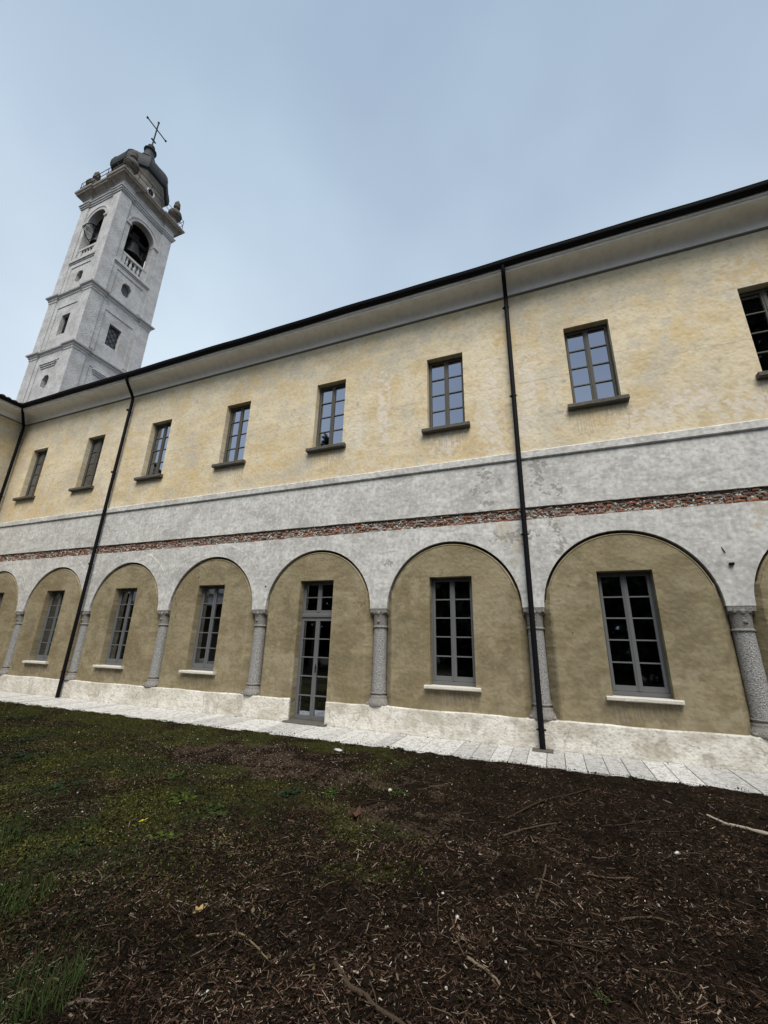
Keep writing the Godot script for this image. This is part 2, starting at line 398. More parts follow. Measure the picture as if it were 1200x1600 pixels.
	M.tower_trim.albedo_texture = tex(paint(S, S, Color(0.47, 0.468, 0.465), [[tb, 0.5, 0.8, Color(0.36, 0.35, 0.34), 0.8], [tm, 0.55, 0.85, Color(0.28, 0.275, 0.265), 0.5], [tm, 0.45, 0.15, Color(0.56, 0.555, 0.55), 0.5]]))
	triplanar(M.tower_trim, 2.5)
	M.tower_cornice = mat(Color.WHITE, 0.95, 0.25)
	M.tower_cornice.albedo_texture = tex(paint(S, S, Color(0.3, 0.27, 0.235), [[tb, 0.5, 0.8, Color(0.2, 0.17, 0.14), 0.8], [tm, 0.5, 0.85, Color(0.17, 0.15, 0.13), 0.6], [tm, 0.45, 0.15, Color(0.42, 0.4, 0.37), 0.5]]))
	triplanar(M.tower_cornice, 2.5)
	M.drum = mat(Color.WHITE, 0.95, 0.25)
	M.drum.albedo_texture = tex(paint(S, S, Color(0.2, 0.185, 0.165), [[tb, 0.5, 0.8, Color(0.14, 0.125, 0.11), 0.8], [tm, 0.5, 0.85, Color(0.11, 0.1, 0.09), 0.6], [tm, 0.45, 0.15, Color(0.28, 0.265, 0.24), 0.5]]))
	triplanar(M.drum, 2.5)
	# cove of the eaves
	M.cove = mat(Color.WHITE, 0.95, 0.25)
	M.cove.albedo_texture = tex(paint(S, S, Color(0.84, 0.82, 0.79), [[tb, 0.5, 0.8, Color(0.74, 0.715, 0.68), 0.7], [tm, 0.55, 0.85, Color(0.66, 0.63, 0.59), 0.4], [tm, 0.4, 0.15, Color(0.88, 0.865, 0.84), 0.4]]))
	triplanar(M.cove, 4.0)
	relief(M.cove, noise_img(S, S, 74, 0.05, 4, 1, 1, true), 0.8)
	M.cove_bead = mat(lin(0.2, 0.18, 0.16), 0.95, 0.25)
	# granite of the columns
	var gr := noise_img(S, S, 75, 0.075, 3, 1, 1, true)
	var gr2 := noise_img(S, S, 76, 0.085, 4, 1, 1, true)
	M.granite = mat(Color.WHITE, 0.85, 0.35)
	M.granite.albedo_texture = tex(paint(S, S, Color(0.27, 0.27, 0.265), [[tm, 0.5, 0.8, Color(0.18, 0.18, 0.175), 0.6], [gr, 0.6, 0.72, Color(0.05, 0.05, 0.05), 0.85], [gr2, 0.56, 0.7, Color(0.5, 0.5, 0.49), 0.8]]))
	triplanar(M.granite, 1.3, false)
	relief(M.granite, gr2, 1.0)
	M.capital = mat(Color.WHITE, 0.9, 0.3)
	M.capital.albedo_texture = tex(paint(S, S, Color(0.25, 0.24, 0.225), [[tm, 0.5, 0.8, Color(0.12, 0.115, 0.105), 0.7], [gr, 0.58, 0.75, Color(0.08, 0.08, 0.075), 0.6], [gr2, 0.58, 0.75, Color(0.4, 0.39, 0.37), 0.5]]))
	triplanar(M.capital, 0.9, false)
	relief(M.capital, gr2, 1.6)
	# stone sills and paving
	M.dark_sill = mat(Color.WHITE, 0.85, 0.35)
	M.dark_sill.albedo_texture = tex(paint(S, S, Color(0.1, 0.094, 0.08), [[tm, 0.5, 0.8, Color(0.055, 0.05, 0.042), 0.7], [gr, 0.55, 0.8, Color(0.16, 0.15, 0.135), 0.6]]))
	triplanar(M.dark_sill, 1.4)
	M.pale_sill = mat(Color.WHITE, 0.85, 0.35)
	M.pale_sill.albedo_texture = tex(paint(S, S, Color(0.6, 0.58, 0.52), [[tm, 0.5, 0.8, Color(0.48, 0.46, 0.41), 0.7], [gr, 0.6, 0.8, Color(0.38, 0.36, 0.32), 0.4]]))
	triplanar(M.pale_sill, 1.2)
	M.slabs = []
	var pv := noise_img(S, S, 77, 0.02, 5, 1, 1, true)
	var pv2 := noise_img(S, S, 78, 0.06, 5, 1, 1, true)
	for k in 4:
		var g: float = [0.5, 0.57, 0.44, 0.6][k]
		var m := mat(Color.WHITE, 0.8, 0.4)
		m.albedo_texture = tex(paint(S, S, Color(g, g, g * 0.975), [[pv, 0.45, 0.75, Color(g * 0.6, g * 0.6, g * 0.58), 0.8], [pv2, 0.5, 0.8, Color(0.25, 0.245, 0.225), 0.7], [pv2, 0.42, 0.15, Color(0.7, 0.7, 0.69), 0.5]]))
		triplanar(m, 1.7)
		m.uv1_offset = Vector3(0.31 * k, 0, 0.17 * k)
		relief(m, pv2, 0.6)
		M.slabs.append(m)
	# brickwork
	M.mortar = mat(Color.WHITE, 0.97, 0.2)
	M.mortar.albedo_texture = tex(paint(S, S, Color(0.42, 0.39, 0.36), [[tm, 0.55, 0.8, Color(0.22, 0.18, 0.15), 0.8], [gr2, 0.5, 0.75, Color(0.52, 0.49, 0.46), 0.7], [gr, 0.6, 0.75, Color(0.14, 0.1, 0.08), 0.6]]))
	triplanar(M.mortar, 1.1)
	relief(M.mortar, gr2, 3.0)
	M.bricks = []
	for q in [Color(0.3, 0.115, 0.065), Color(0.24, 0.1, 0.066), Color(0.36, 0.14, 0.07), Color(0.16, 0.085, 0.062), Color(0.42, 0.34, 0.29), Color(0.24, 0.14, 0.1)]:
		var m := mat(Color.WHITE, 0.95, 0.25)
		m.albedo_texture = tex(paint(256, 256, q, [[noise_img(256, 256, 81, 0.05, 4, 1, 1, true), 0.5, 0.8, q * 0.55, 0.7], [noise_img(256, 256, 82, 0.06, 4, 1, 1, true), 0.6, 0.75, Color(0.42, 0.37, 0.33), 0.7]]))
		triplanar(m, 0.5)
		relief(m, gr2, 1.5)
		M.bricks.append(m)
	M.lime = mat(lin(0.58, 0.55, 0.51), 0.97, 0.2)
	relief(M.lime, gr2, 2.0)
	triplanar(M.lime, 0.6)
	# roof tiles
	M.tiles = []
	for q in [Color(0.17, 0.1, 0.07), Color(0.13, 0.085, 0.065), Color(0.2, 0.13, 0.1)]:
		var m := mat(Color.WHITE, 0.95, 0.25)
		m.albedo_texture = tex(paint(256, 256, q, [[noise_img(256, 256, 83, 0.04, 5, 1, 1, true), 0.5, 0.75, Color(0.07, 0.065, 0.055), 0.8], [noise_img(256, 256, 84, 0.08, 4, 1, 1, true), 0.6, 0.8, Color(0.3, 0.26, 0.22), 0.6]]))
		triplanar(m, 0.8)
		M.tiles.append(m)
	M.black_metal = mat(lin(0.006, 0.006, 0.008), 0.6, 0.22)
	M.lead = mat(Color.WHITE, 0.7, 0.25)
	M.lead.albedo_texture = tex(paint(S, S, Color(0.035, 0.039, 0.043), [[tb, 0.5, 0.8, Color(0.02, 0.023, 0.026), 0.7], [tm, 0.5, 0.85, Color(0.06, 0.068, 0.072), 0.6]]))
	triplanar(M.lead, 3.0)
	M.iron = mat(lin(0.016, 0.015, 0.015), 0.7, 0.3)
	M.bronze = mat(lin(0.012, 0.012, 0.012), 0.5, 0.35)
	M.urn = mat(lin(0.1, 0.092, 0.082), 0.95, 0.2)
	M.upper_frame = mat(Color.WHITE, 0.75, 0.4)
	M.upper_frame.albedo_texture = tex(paint(S, S, Color(0.085, 0.082, 0.068), [[noise_img(S, S, 85, 0.05, 4, 1, 1, true), 0.5, 0.8, Color(0.06, 0.057, 0.045), 0.7], [noise_img(S, S, 86, 0.12, 3, 1, 1, true), 0.6, 0.85, Color(0.14, 0.135, 0.115), 0.6]]))
	triplanar(M.upper_frame, 1.0)
	M.lower_frame = mat(lin(0.125, 0.13, 0.135), 0.65, 0.3)
	M.glass = mat(lin(0.32, 0.35, 0.42), 0.03, 0.5)
	M.glass.metallic = 1.0
	M.dull_glass = mat(lin(0.05, 0.055, 0.06), 0.25, 0.5)
	M.shutter = mat(lin(0.12, 0.12, 0.135), 0.8, 0.3)
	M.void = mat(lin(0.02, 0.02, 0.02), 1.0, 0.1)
	M.core = mat(lin(0.3, 0.27, 0.2), 0.95, 0.2)
	M.bark = mat(lin(0.06, 0.048, 0.035), 0.95, 0.2)
	M.leafy = mat(Color.WHITE, 0.9, 0.15)
	M.leafy.vertex_color_use_as_albedo = true
	M.leafy.backlight = Color(0.2, 0.2, 0.1)
	M.tinted = mat(Color.WHITE, 0.95, 0.2)
	M.tinted.vertex_color_use_as_albedo = true
func paint_height(w: int, h: int, layers: Array) -> Image:
	var n := w * h
	var a := PackedFloat32Array(); a.resize(n); a.fill(0.0)
	var lo := 0.0; var hi := 0.0
	for l in layers:
		var d: PackedByteArray = l[0].get_data()
		var k: float = l[1] / 255.0
		for i in n: a[i] += d[i] * k
		if l[1] > 0: hi += l[1]
		else: lo += l[1]
	var out := PackedByteArray(); out.resize(n)
	var s := 255.0 / (hi - lo)
	for i in n: out[i] = int((a[i] - lo) * s)
	return Image.create_from_data(w, h, false, Image.FORMAT_L8, out)

# ------------------------------------------------------------------ walls with openings
# holes: {x0, x1, y0, y1, arch}: with arch, y1 is the springing and the head a half circle
func hole_top(h: Dictionary, x: float) -> float:
	if not h.get("arch", false): return h.y1
	var r: float = (h.x1 - h.x0) / 2.0
	var d: float = x - (h.x0 + h.x1) / 2.0
	return h.y1 + sqrt(maxf(0.0, r * r - d * d))
func wall_face(m: Mesher, O: Vector3, U: Vector3, N: Vector3, x0: float, x1: float, y0: float, y1: float, holes: Array, depth: float, step := 2.0):
	var xs := [x0, x1]
	for h in holes:
		xs.append(h.x0); xs.append(h.x1)
		if h.get("arch", false):
			for k in range(1, 16): xs.append((h.x0 + h.x1) / 2.0 - cos(PI * k / 16.0) * (h.x1 - h.x0) / 2.0)
	var q := x0 + step
	while q < x1: xs.append(q); q += step
	xs.sort()
	var P = func(x: float, y: float, z: float) -> Vector3: return O + U * x + Vector3(0, y, 0) + N * z
	for i in xs.size() - 1:
		var a: float = xs[i]; var b: float = xs[i + 1]
		if b - a < 1e-5 or a < x0 - 1e-6 or b > x1 + 1e-6: continue
		var la := y0; var lb := y0
		var inside := holes.filter(func(h): return h.x0 <= a + 1e-6 and h.x1 >= b - 1e-6)
		inside.sort_custom(func(s, t): return s.y0 < t.y0)
		for h in inside:
			if h.y0 > la + 1e-5 or h.y0 > lb + 1e-5: m.quad(P.call(a, la, 0), P.call(b, lb, 0), P.call(b, h.y0, 0), P.call(a, h.y0, 0))
			la = hole_top(h, a); lb = hole_top(h, b)
			if depth > 0: m.quad(P.call(a, la, 0), P.call(b, lb, 0), P.call(b, lb, -depth), P.call(a, la, -depth))
		if la < y1 - 1e-5 or lb < y1 - 1e-5:
			m.quad(P.call(a, la, 0), P.call(b, lb, 0), P.call(b, y1, 0), P.call(a, y1, 0))
	if depth > 0:
		for h in holes:
			m.quad(P.call(h.x0, h.y0, 0), P.call(h.x0, h.y1, 0), P.call(h.x0, h.y1, -depth), P.call(h.x0, h.y0, -depth))
			m.quad(P.call(h.x1, h.y1, 0), P.call(h.x1, h.y0, 0), P.call(h.x1, h.y0, -depth), P.call(h.x1, h.y1, -depth))
			if h.y0 > y0 + 1e-5: m.quad(P.call(h.x0, h.y0, -depth), P.call(h.x1, h.y0, -depth), P.call(h.x1, h.y0, 0), P.call(h.x0, h.y0, 0))

# profile [[z, y], ...] swept along x
func sweep_x(m: Mesher, prof: Array, xa: float, xb: float, step := 1.0, sag := 0.0):
	var n := maxi(1, int(ceil((xb - xa) / step)))
	for i in n:
		var a := lerpf(xa, xb, float(i) / n); var b := lerpf(xa, xb, float(i + 1) / n)
		for k in prof.size() - 1:
			var p = prof[k]; var q = prof[k + 1]
			var ya := sag * (sin(a * 1.1) + 0.6 * sin(a * 2.7 + 1.0)); var yb := sag * (sin(b * 1.1) + 0.6 * sin(b * 2.7 + 1.0))
			m.quad(Vector3(a, p[1] + ya, p[0]), Vector3(b, p[1] + yb, p[0]), Vector3(b, q[1] + yb, q[0]), Vector3(a, q[1] + ya, q[0]))

# ------------------------------------------------------------------ windows
func casement_window(parent: Node, cx: float, y0: float, y1: float, w: float, zf: float, rows: int, mt: Material, low_rail: float, jitter: int) -> MeshInstance3D:
	# zf: front of the fixed frame
	var fm := Mesher.new()
	var fw := 0.022
	var xa := cx - w / 2; var xb := cx + w / 2
	fm.box(Vector3(xa, y0, zf - 0.07), Vector3(xa + fw, y1, zf))
	fm.box(Vector3(xb - fw, y0, zf - 0.07), Vector3(xb, y1, zf))
	fm.box(Vector3(xa + fw, y1 - fw, zf - 0.07), Vector3(xb - fw, y1, zf))
	fm.box(Vector3(xa + fw, y0, zf - 0.07), Vector3(xb - fw, y0 + low_rail * 0.55, zf))
	var o := part("window", fm, mt, parent)
	var ya := y0 + low_rail * 0.55 + 0.004; var yb := y1 - fw - 0.004
	leaves(o, xa + fw + 0.003, xb - fw - 0.003, ya, yb, zf - 0.012, rows, mt, low_rail * 0.45 + 0.03, jitter)
	return o
# a pair of glazed leaves between xa..xb
func leaves(o: Node, xa: float, xb: float, ya: float, yb: float, z: float, rows: int, mt: Material, foot: float, jitter: int):
	var st := 0.05
	var mid := (xa + xb) / 2
	for s in 2:
		var a := xa if s == 0 else mid + 0.002
		var b := mid - 0.002 if s == 0 else xb
		var m := Mesher.new()
		m.box(Vector3(a, ya, z - 0.05), Vector3(a + st, yb, z + 0.012), 0.006)
		m.box(Vector3(b - st, ya, z - 0.05), Vector3(b, yb, z + 0.012), 0.006)
		m.box(Vector3(a + st, yb - st, z - 0.048), Vector3(b - st, yb, z + 0.01))
		m.box(Vector3(a + st, ya, z - 0.048), Vector3(b - st, ya + foot, z + 0.01))
		part("casement", m, mt, o)
		var ga := ya + foot; var gb := yb - st
		var ph := (gb - ga) / rows
		for r in rows:
			if r > 0:
				var bar := Mesher.new()
				bar.box(Vector3(a + st, ga + ph * r - 0.012, z - 0.04), Vector3(b - st, ga + ph * r + 0.012, z + 0.006))
				part("glazing_bar", bar, mt, o)
			var g := Mesher.new()
			var e := 0.003 * sin(jitter * 12.9 + r * 5.1 + s * 3.3)
			var e2 := 0.003 * cos(jitter * 7.7 + r * 3.1 + s * 9.3)
			var y_lo := ga + ph * r + (0.012 if r > 0 else 0.0); var y_hi := ga + ph * (r + 1) - (0.012 if r < rows - 1 else 0.0)
			var zf := z - 0.018; var zb := z - 0.024
			g.hexa([Vector3(a + st, y_lo, zf - e), Vector3(b - st, y_lo, zf + e2), Vector3(b - st, y_hi, zf + e), Vector3(a + st, y_hi, zf - e2), Vector3(a + st, y_lo, zb - e), Vector3(b - st, y_lo, zb + e2), Vector3(b - st, y_hi, zb + e), Vector3(a + st, y_hi, zb - e2)])
			part("pane", g, M.glass, o)
	var astragal := Mesher.new()
	astragal.box(Vector3(mid - 0.018, ya + 0.004, z + 0.013), Vector3(mid + 0.012, yb - 0.004, z + 0.026), 0.004)
	part("meeting_strip", astragal, mt, o)

func rough_slab(xa: float, xb: float, y0: float, y1: float, za: float, zb: float, sd: int) -> Mesher:
	var m := Mesher.new()
	var r := RandomNumberGenerator.new(); r.seed = sd
	var n := 8
	var rs := []
	for i in n + 1:
		var x := lerpf(xa, xb, float(i) / n)
		var j = func(k: float) -> float: return r.randf_range(-k, k)
		var b := 0.012
		rs.append([Vector3(x, y0, za), Vector3(x, y1, za), Vector3(x, y1 + j.call(0.003), zb - b), Vector3(x, y1 - b + j.call(0.004), zb + j.call(0.004)), Vector3(x, y0 + b + j.call(0.004), zb + j.call(0.004)), Vector3(x, y0 + j.call(0.003), zb - b)])
	for i in n:
		for k in 6:
			m.quad(rs[i][k], rs[i][(k + 1) % 6], rs[i + 1][(k + 1) % 6], rs[i + 1][k])
	for q in [rs[0], rs[n]]:
		for k in range(1, 5): m.ft(q[0], q[k], q[k + 1], Vector3.LEFT if q == rs[0] else Vector3.RIGHT)
	return m

# ------------------------------------------------------------------ one range of the cloister, facing local +z
# cols: column axes from left to right; door: index of the bay with the door (-1: none)
func facade(parent: Node3D, xa: float, xb: float, cols: Array, door: int, detailed: bool):
	var ucs := []
	var bays := []
	for i in cols.size() - 1:
		bays.append((cols[i] + cols[i + 1]) / 2.0)
	# --- upper wall
	var holes := []
	for c in bays: holes.append({x0 = c - 0.456, x1 = c + 0.456, y0 = 6.652, y1 = 8.694})
	var up := Mesher.new().area(WX0, WXW, 5.6, 4.5)
	wall_face(up, Vector3.ZERO, Vector3.RIGHT, Vector3.BACK, xa, xb, 5.72, 10.02, holes, 0.24)
	part("upper_wall", up, M.ochre, parent)
	# --- string course and the plaster band under it
	var sc := Mesher.new().area(WX0, WXW, 2.35, 3.45)
	sweep_x(sc, [[0.016, 5.541], [0.05, 5.545], [0.062, 5.56], [0.062, 5.70], [0.05, 5.722], [0.0, 5.735]], xa, xb, 2.0)
	part("string_course", sc, M.white, parent)
	var bd := Mesher.new().area(WX0, WXW, 2.35, 3.45)
	var rg := RandomNumberGenerator.new(); rg.seed = 5
	var n := int((xb - xa) / 0.1)
	var jag := fnl(7, 2.5, 3)
	for i in n:                                     # its lower edge was hacked off unevenly
		var a := lerpf(xa, xb, float(i) / n); var b := lerpf(xa, xb, float(i + 1) / n)
		var da := 0.008 * jag.get_noise_1d(a); var db := 0.008 * jag.get_noise_1d(b)
		bd.quad(Vector3(a, 4.462 + da, 0.016), Vector3(b, 4.462 + db, 0.016), Vector3(b, 5.541, 0.016), Vector3(a, 5.541, 0.016))
		bd.quad(Vector3(a, 4.462 + da, -0.06), Vector3(b, 4.462 + db, -0.06), Vector3(b, 4.462 + db, 0.016), Vector3(a, 4.462 + da, 0.016))
	part("plaster_band", bd, M.white, parent)
	# --- exposed masonry band
	var mo := Mesher.new()
	mo.box(Vector3(xa, 4.15, -0.2), Vector3(xb, 4.5, -0.045))
	var band := part("masonry_band", mo, M.mortar, parent)
	if detailed: brick_band(band, xa, xb)
	# --- arcade wall
	var aw := Mesher.new().area(WX0, WXW, 2.35, 3.45)
	var x := xa
	var slices := []
	for c in bays:
		slices.append([x, c - R_ARCH, NAN])
		for k in 40:
			slices.append([c - R_ARCH * cos(PI * k / 40.0), c - R_ARCH * cos(PI * (k + 1) / 40.0), c])
		x = c + R_ARCH
	slices.append([x, xb, NAN])
	for s in slices:
		var ya := SPRING; var yb := SPRING
		if not is_nan(s[2]):
			ya += sqrt(maxf(0, R_ARCH * R_ARCH - (s[0] - s[2]) ** 2)); yb += sqrt(maxf(0, R_ARCH * R_ARCH - (s[1] - s[2]) ** 2))
		var ta := 4.2 + 0.012 * jag.get_noise_1d(s[0] + 50.0); var tb := 4.2 + 0.012 * jag.get_noise_1d(s[1] + 50.0)
		aw.quad(Vector3(s[0], ya, 0), Vector3(s[1], yb, 0), Vector3(s[1], tb, 0), Vector3(s[0], ta, 0))
		aw.quad(Vector3(s[0], ya, -0.3), Vector3(s[1], yb, -0.3), Vector3(s[1], yb, 0), Vector3(s[0], ya, 0))
		aw.quad(Vector3(s[0], ta, 0), Vector3(s[1], tb, 0), Vector3(s[1], tb, -0.06), Vector3(s[0], ta, -0.06))
	part("arcade_wall", aw, M.white, parent)
	if detailed:
		for i in bays.size():                       # archivolt ring, a few millimetres proud
			var am := Mesher.new().area(WX0, WXW, 2.35, 3.45)
			var h: float = 0.02 if i in [2, 3] else 0.006
			var r1 := R_ARCH + 0.345
			for k in 36:
				var t0 := lerpf(deg_to_rad(25), deg_to_rad(155), k / 36.0); var t1 := lerpf(deg_to_rad(25), deg_to_rad(155), (k + 1) / 36.0)
				var h0 := h * smoothstep(0.0, 7.0, minf(k, 36 - k)) + 0.0015; var h1 := h * smoothstep(0.0, 7.0, minf(k + 1, 35 - k)) + 0.0015
				var A := Vector3(bays[i] + cos(t0) * R_ARCH, SPRING + sin(t0) * R_ARCH, h0); var B := Vector3(bays[i] + cos(t1) * R_ARCH, SPRING + sin(t1) * R_ARCH, h1)
				var C := Vector3(bays[i] + cos(t1) * r1, minf(4.185, SPRING + sin(t1) * r1), h1); var D := Vector3(bays[i] + cos(t0) * r1, minf(4.185, SPRING + sin(t0) * r1), h0)
				am.quad(B, A, D, C)
				am.quad(C, D, D - Vector3(0, 0, h0 + 0.002), C - Vector3(0, 0, h1 + 0.002))
				am.quad(A, B, B - Vector3(0, 0, h1 + 0.002), A - Vector3(0, 0, h0 + 0.002))
			part("archivolt", am, M.white, parent)
	# --- infill panels
	for i in bays.size():
		if detailed: infill(parent, bays[i], i == door)
	# --- notch behind the columns, plinth, columns
	var back := Mesher.new().area(WX0, WXW, 0.4, 3.6)
	back.box(Vector3(xa, 0.0, -0.5 if detailed else -3.8), Vector3(xb, 3.2, -0.302 if detailed else -3.6))
	part("backing_wall", back, M.beige, parent)
	var segs := [[xa, xb]]
	if door >= 0: segs = [[xa, bays[door] - 0.46], [bays[door] + 0.46, xb]]
	for sgm in segs:
		var pm := Mesher.new().area(WX0, WXW, -0.05, 0.6)
		var k := int((sgm[1] - sgm[0]) / 0.3)
		var prev := []
		for q in k + 1:
			var px := lerpf(sgm[0], sgm[1], float(q) / k)
			var jz := 0.006 * sin(px * 9.1) + 0.004 * sin(px * 23.0); var jy := 0.008 * sin(px * 3.3) + 0.004 * sin(px * 11.0)
			var cur := [Vector3(px, -0.05, 0.034 + jz), Vector3(px, 0.2, 0.03 + jz * 0.5), Vector3(px, 0.452 + jy, 0.024 - jz), Vector3(px, 0.474 + jy, 0.008), Vector3(px, 0.478 + jy, -0.3)]
			if q > 0:
				for z in 4: pm.quad(prev[z], cur[z], cur[z + 1], prev[z + 1])
			prev = cur
		for e in 2:
			var ex: float = sgm[e]
			pm.fq([Vector3(ex, -0.05, 0.034), Vector3(ex, 0.47, 0.02), Vector3(ex, 0.47, -0.3), Vector3(ex, -0.05, -0.3)], Vector3.LEFT if e == 0 else Vector3.RIGHT)
		part("plinth", pm, M.plinth, parent)
	for i in cols.size(): column(parent, cols[i], i)
	# --- windows
	for i in bays.size():
		var c: float = bays[i]
		var w := casement_window(parent, c, 6.655, 8.69, 0.91, -0.165, 4, M.upper_frame, 0.09, i)
		part("sill", rough_slab(c - 0.575, c + 0.575, 6.555, 6.652, -0.16, 0.13, 90 + i), M.dark_sill, w)
		if not detailed: continue
		if i == door:
			door_unit(parent, c)
		else:
			var l := casement_window(parent, c, 0.93, 3.08, 0.90, -0.185, 5, M.lower_frame, 0.13, i + 20)
			part("sill", rough_slab(c - 0.56, c + 0.56, 0.862, 0.926, -0.17, 0.09, 190 + i), M.pale_sill, l)
	# --- eaves: bead, cove, lip
	var bead := Mesher.new()
	sweep_x(bead, [[0.0, 9.985], [0.035, 9.99], [0.045, 10.01], [0.035, 10.03], [0.0, 10.035]], xa, xb, 3.0)
	part("bead_moulding", bead, M.cove_bead, parent)
	var cv := Mesher.new()
	var prof := [[0.02, 10.03]]
	for k in 13:
		var t := k / 12.0 * PI / 2
		prof.append([0.03 + 0.44 * pow(1 - cos(t), 1.5), 10.04 + 0.27 * sin(t)])
	prof.append_array([[0.47, 10.285], [0.505, 10.29], [0.51, 10.325], [0.495, 10.33], [0.5, 10.345], [0.545, 10.35], [0.55, 10.4], [0.4, 10.42]])
	sweep_x(cv, prof, xa, xb, 0.5, 0.003)
	part("cove_cornice", cv, M.cove, parent)

func infill(parent: Node3D, c: float, is_door: bool):
	var m := Mesher.new().area(WX0, WXW, 0.4, 3.6)
	var zf := -0.012
	var hw := 0.453
	var hb := 0.91; var ht := 3.085
	if is_door: hb = 0.0; ht = 3.105
	var y0 := 0.46
	var half := 1.29
	var r := 1.335
	var xs := [-half, -hw, hw, half]
	for k in range(1, 40): xs.append(-half + 2 * half * k / 40.0)
	xs.sort()
	var top = func(x: float) -> float: return SPRING + sqrt(maxf(0, r * r - x * x))
	for i in xs.size() - 1:
		var a: float = xs[i]; var b: float = xs[i + 1]
		if b - a < 1e-5: continue
		var ta: float = top.call(a); var tb: float = top.call(b)
		if a >= -hw - 1e-6 and b <= hw + 1e-6:
			if hb > y0: m.quad(Vector3(c + a, y0, zf), Vector3(c + b, y0, zf), Vector3(c + b, hb, zf), Vector3(c + a, hb, zf))
			m.quad(Vector3(c + a, ht, zf), Vector3(c + b, ht, zf), Vector3(c + b, tb, zf), Vector3(c + a, ta, zf))
		else:
			m.quad(Vector3(c + a, y0, zf), Vector3(c + b, y0, zf), Vector3(c + b, tb, zf), Vector3(c + a, ta, zf))
	# reveals
	var d := -0.26
	m.quad(Vector3(c - hw, hb, zf), Vector3(c - hw, ht, zf), Vector3(c - hw, ht, d), Vector3(c - hw, hb, d))
	m.quad(Vector3(c + hw, ht, zf), Vector3(c + hw, hb, zf), Vector3(c + hw, hb, d), Vector3(c + hw, ht, d))
	m.quad(Vector3(c - hw, ht, zf), Vector3(c + hw, ht, zf), Vector3(c + hw, ht, d), Vector3(c - hw, ht, d))
	if not is_door: m.quad(Vector3(c - hw, hb, d), Vector3(c + hw, hb, d), Vector3(c + hw, hb, zf), Vector3(c - hw, hb, zf))
	# splayed sides and rounded upper edge
	var F := []; var B := []
	var ytop: float = top.call(half)
	for k in 13:
		var y := lerpf(y0, ytop, k / 12.0)
		F.append(Vector2(half, y))
		var t := clampf((y - 2.0) / (ytop - 2.0), 0, 1)
		t = t * t * (3 - 2 * t)
		var outer := 1.462
		if y > SPRING: outer = minf(outer, sqrt(maxf(0.0, 1.39 * 1.39 - (y - SPRING) ** 2)))
		B.append(Vector3(outer, y + 0.01 * t, lerpf(-0.19, -0.06, t)))
	var th0 := atan2(ytop - SPRING, half)
	for k in range(1, 31):
		var th := lerpf(th0, PI / 2, k / 30.0)
		F.append(Vector2(cos(th) * r, SPRING + sin(th) * r))
		B.append(Vector3(cos(th) * 1.372, SPRING + sin(th) * 1.372, -0.045))
	for s in [-1.0, 1.0]:
		for k in F.size() - 1:
			var f0 := Vector3(c + s * F[k].x, F[k].y, zf); var f1 := Vector3(c + s * F[k + 1].x, F[k + 1].y, zf)
			var b0 := Vector3(c + s * B[k].x, B[k].y, B[k].z); var b1 := Vector3(c + s * B[k + 1].x, B[k + 1].y, B[k + 1].z)
			var c0 := Vector3(b0.x + s * 0.002, b0.y, -0.303); var c1 := Vector3(b1.x + s * 0.002, b1.y, -0.303)
			# a soft arris: an extra strip near the front edge
			var e0 := f0.lerp(b0, 0.22) + Vector3(0, 0, 0.018); var e1 := f1.lerp(b1, 0.22) + Vector3(0, 0, 0.018)
			if s > 0:
				m.quad(f0, e0, e1, f1); m.quad(e0, b0, b1, e1); m.quad(b0, c0, c1, b1)
			else:
				m.quad(e0, f0, f1, e1); m.quad(b0, e0, e1, b1); m.quad(c0, b0, b1, c1)
	part("arch_infill", m, M.beige, parent)

func door_unit(parent: Node3D, c: float):
	var w := 0.905
	var z := -0.185
	var y0 := 0.035; var y1 := 3.1
	var fm := Mesher.new()
	var fw := 0.022
	fm.box(Vector3(c - w / 2, y0, z - 0.07), Vector3(c - w / 2 + fw, y1, z))
	fm.box(Vector3(c + w / 2 - fw, y0, z - 0.07), Vector3(c + w / 2, y1, z))
	fm.box(Vector3(c - w / 2 + fw, y1 - fw, z - 0.07), Vector3(c + w / 2 - fw, y1, z))
	fm.box(Vector3(c - w / 2 + fw, 2.225, z - 0.07), Vector3(c + w / 2 - fw, 2.36, z + 0.004), 0.008)
	fm.box(Vector3(c - w / 2 + fw, 2.255, z), Vector3(c + w / 2 - fw, 2.33, z + 0.022), 0.006)
	var o := part("door", fm, M.lower_frame, parent)
	leaves(o, c - w / 2 + fw + 0.003, c + w / 2 - fw - 0.003, 2.364, y1 - fw - 0.003, z - 0.012, 2, M.lower_frame, 0.05, 71)
	leaves(o, c - w / 2 + fw + 0.003, c + w / 2 - fw - 0.003, y0 + 0.006, 2.221, z - 0.012, 5, M.lower_frame, 0.085, 72)
	var hd := Mesher.new()
	hd.box(Vector3(c + 0.012, 1.03, z + 0.002), Vector3(c + 0.04, 1.2, z + 0.012))
	hd.tube([Vector3(c + 0.026, 1.14, z + 0.01), Vector3(c + 0.026, 1.14, z + 0.05), Vector3(c + 0.12, 1.14, z + 0.05)], 0.008, 6)
	part("handle", hd, M.iron, o)
	part("threshold", rough_slab(c - 0.53, c + 0.53, -0.02, 0.035, -0.28, 0.14, 77), M.dark_sill, o)

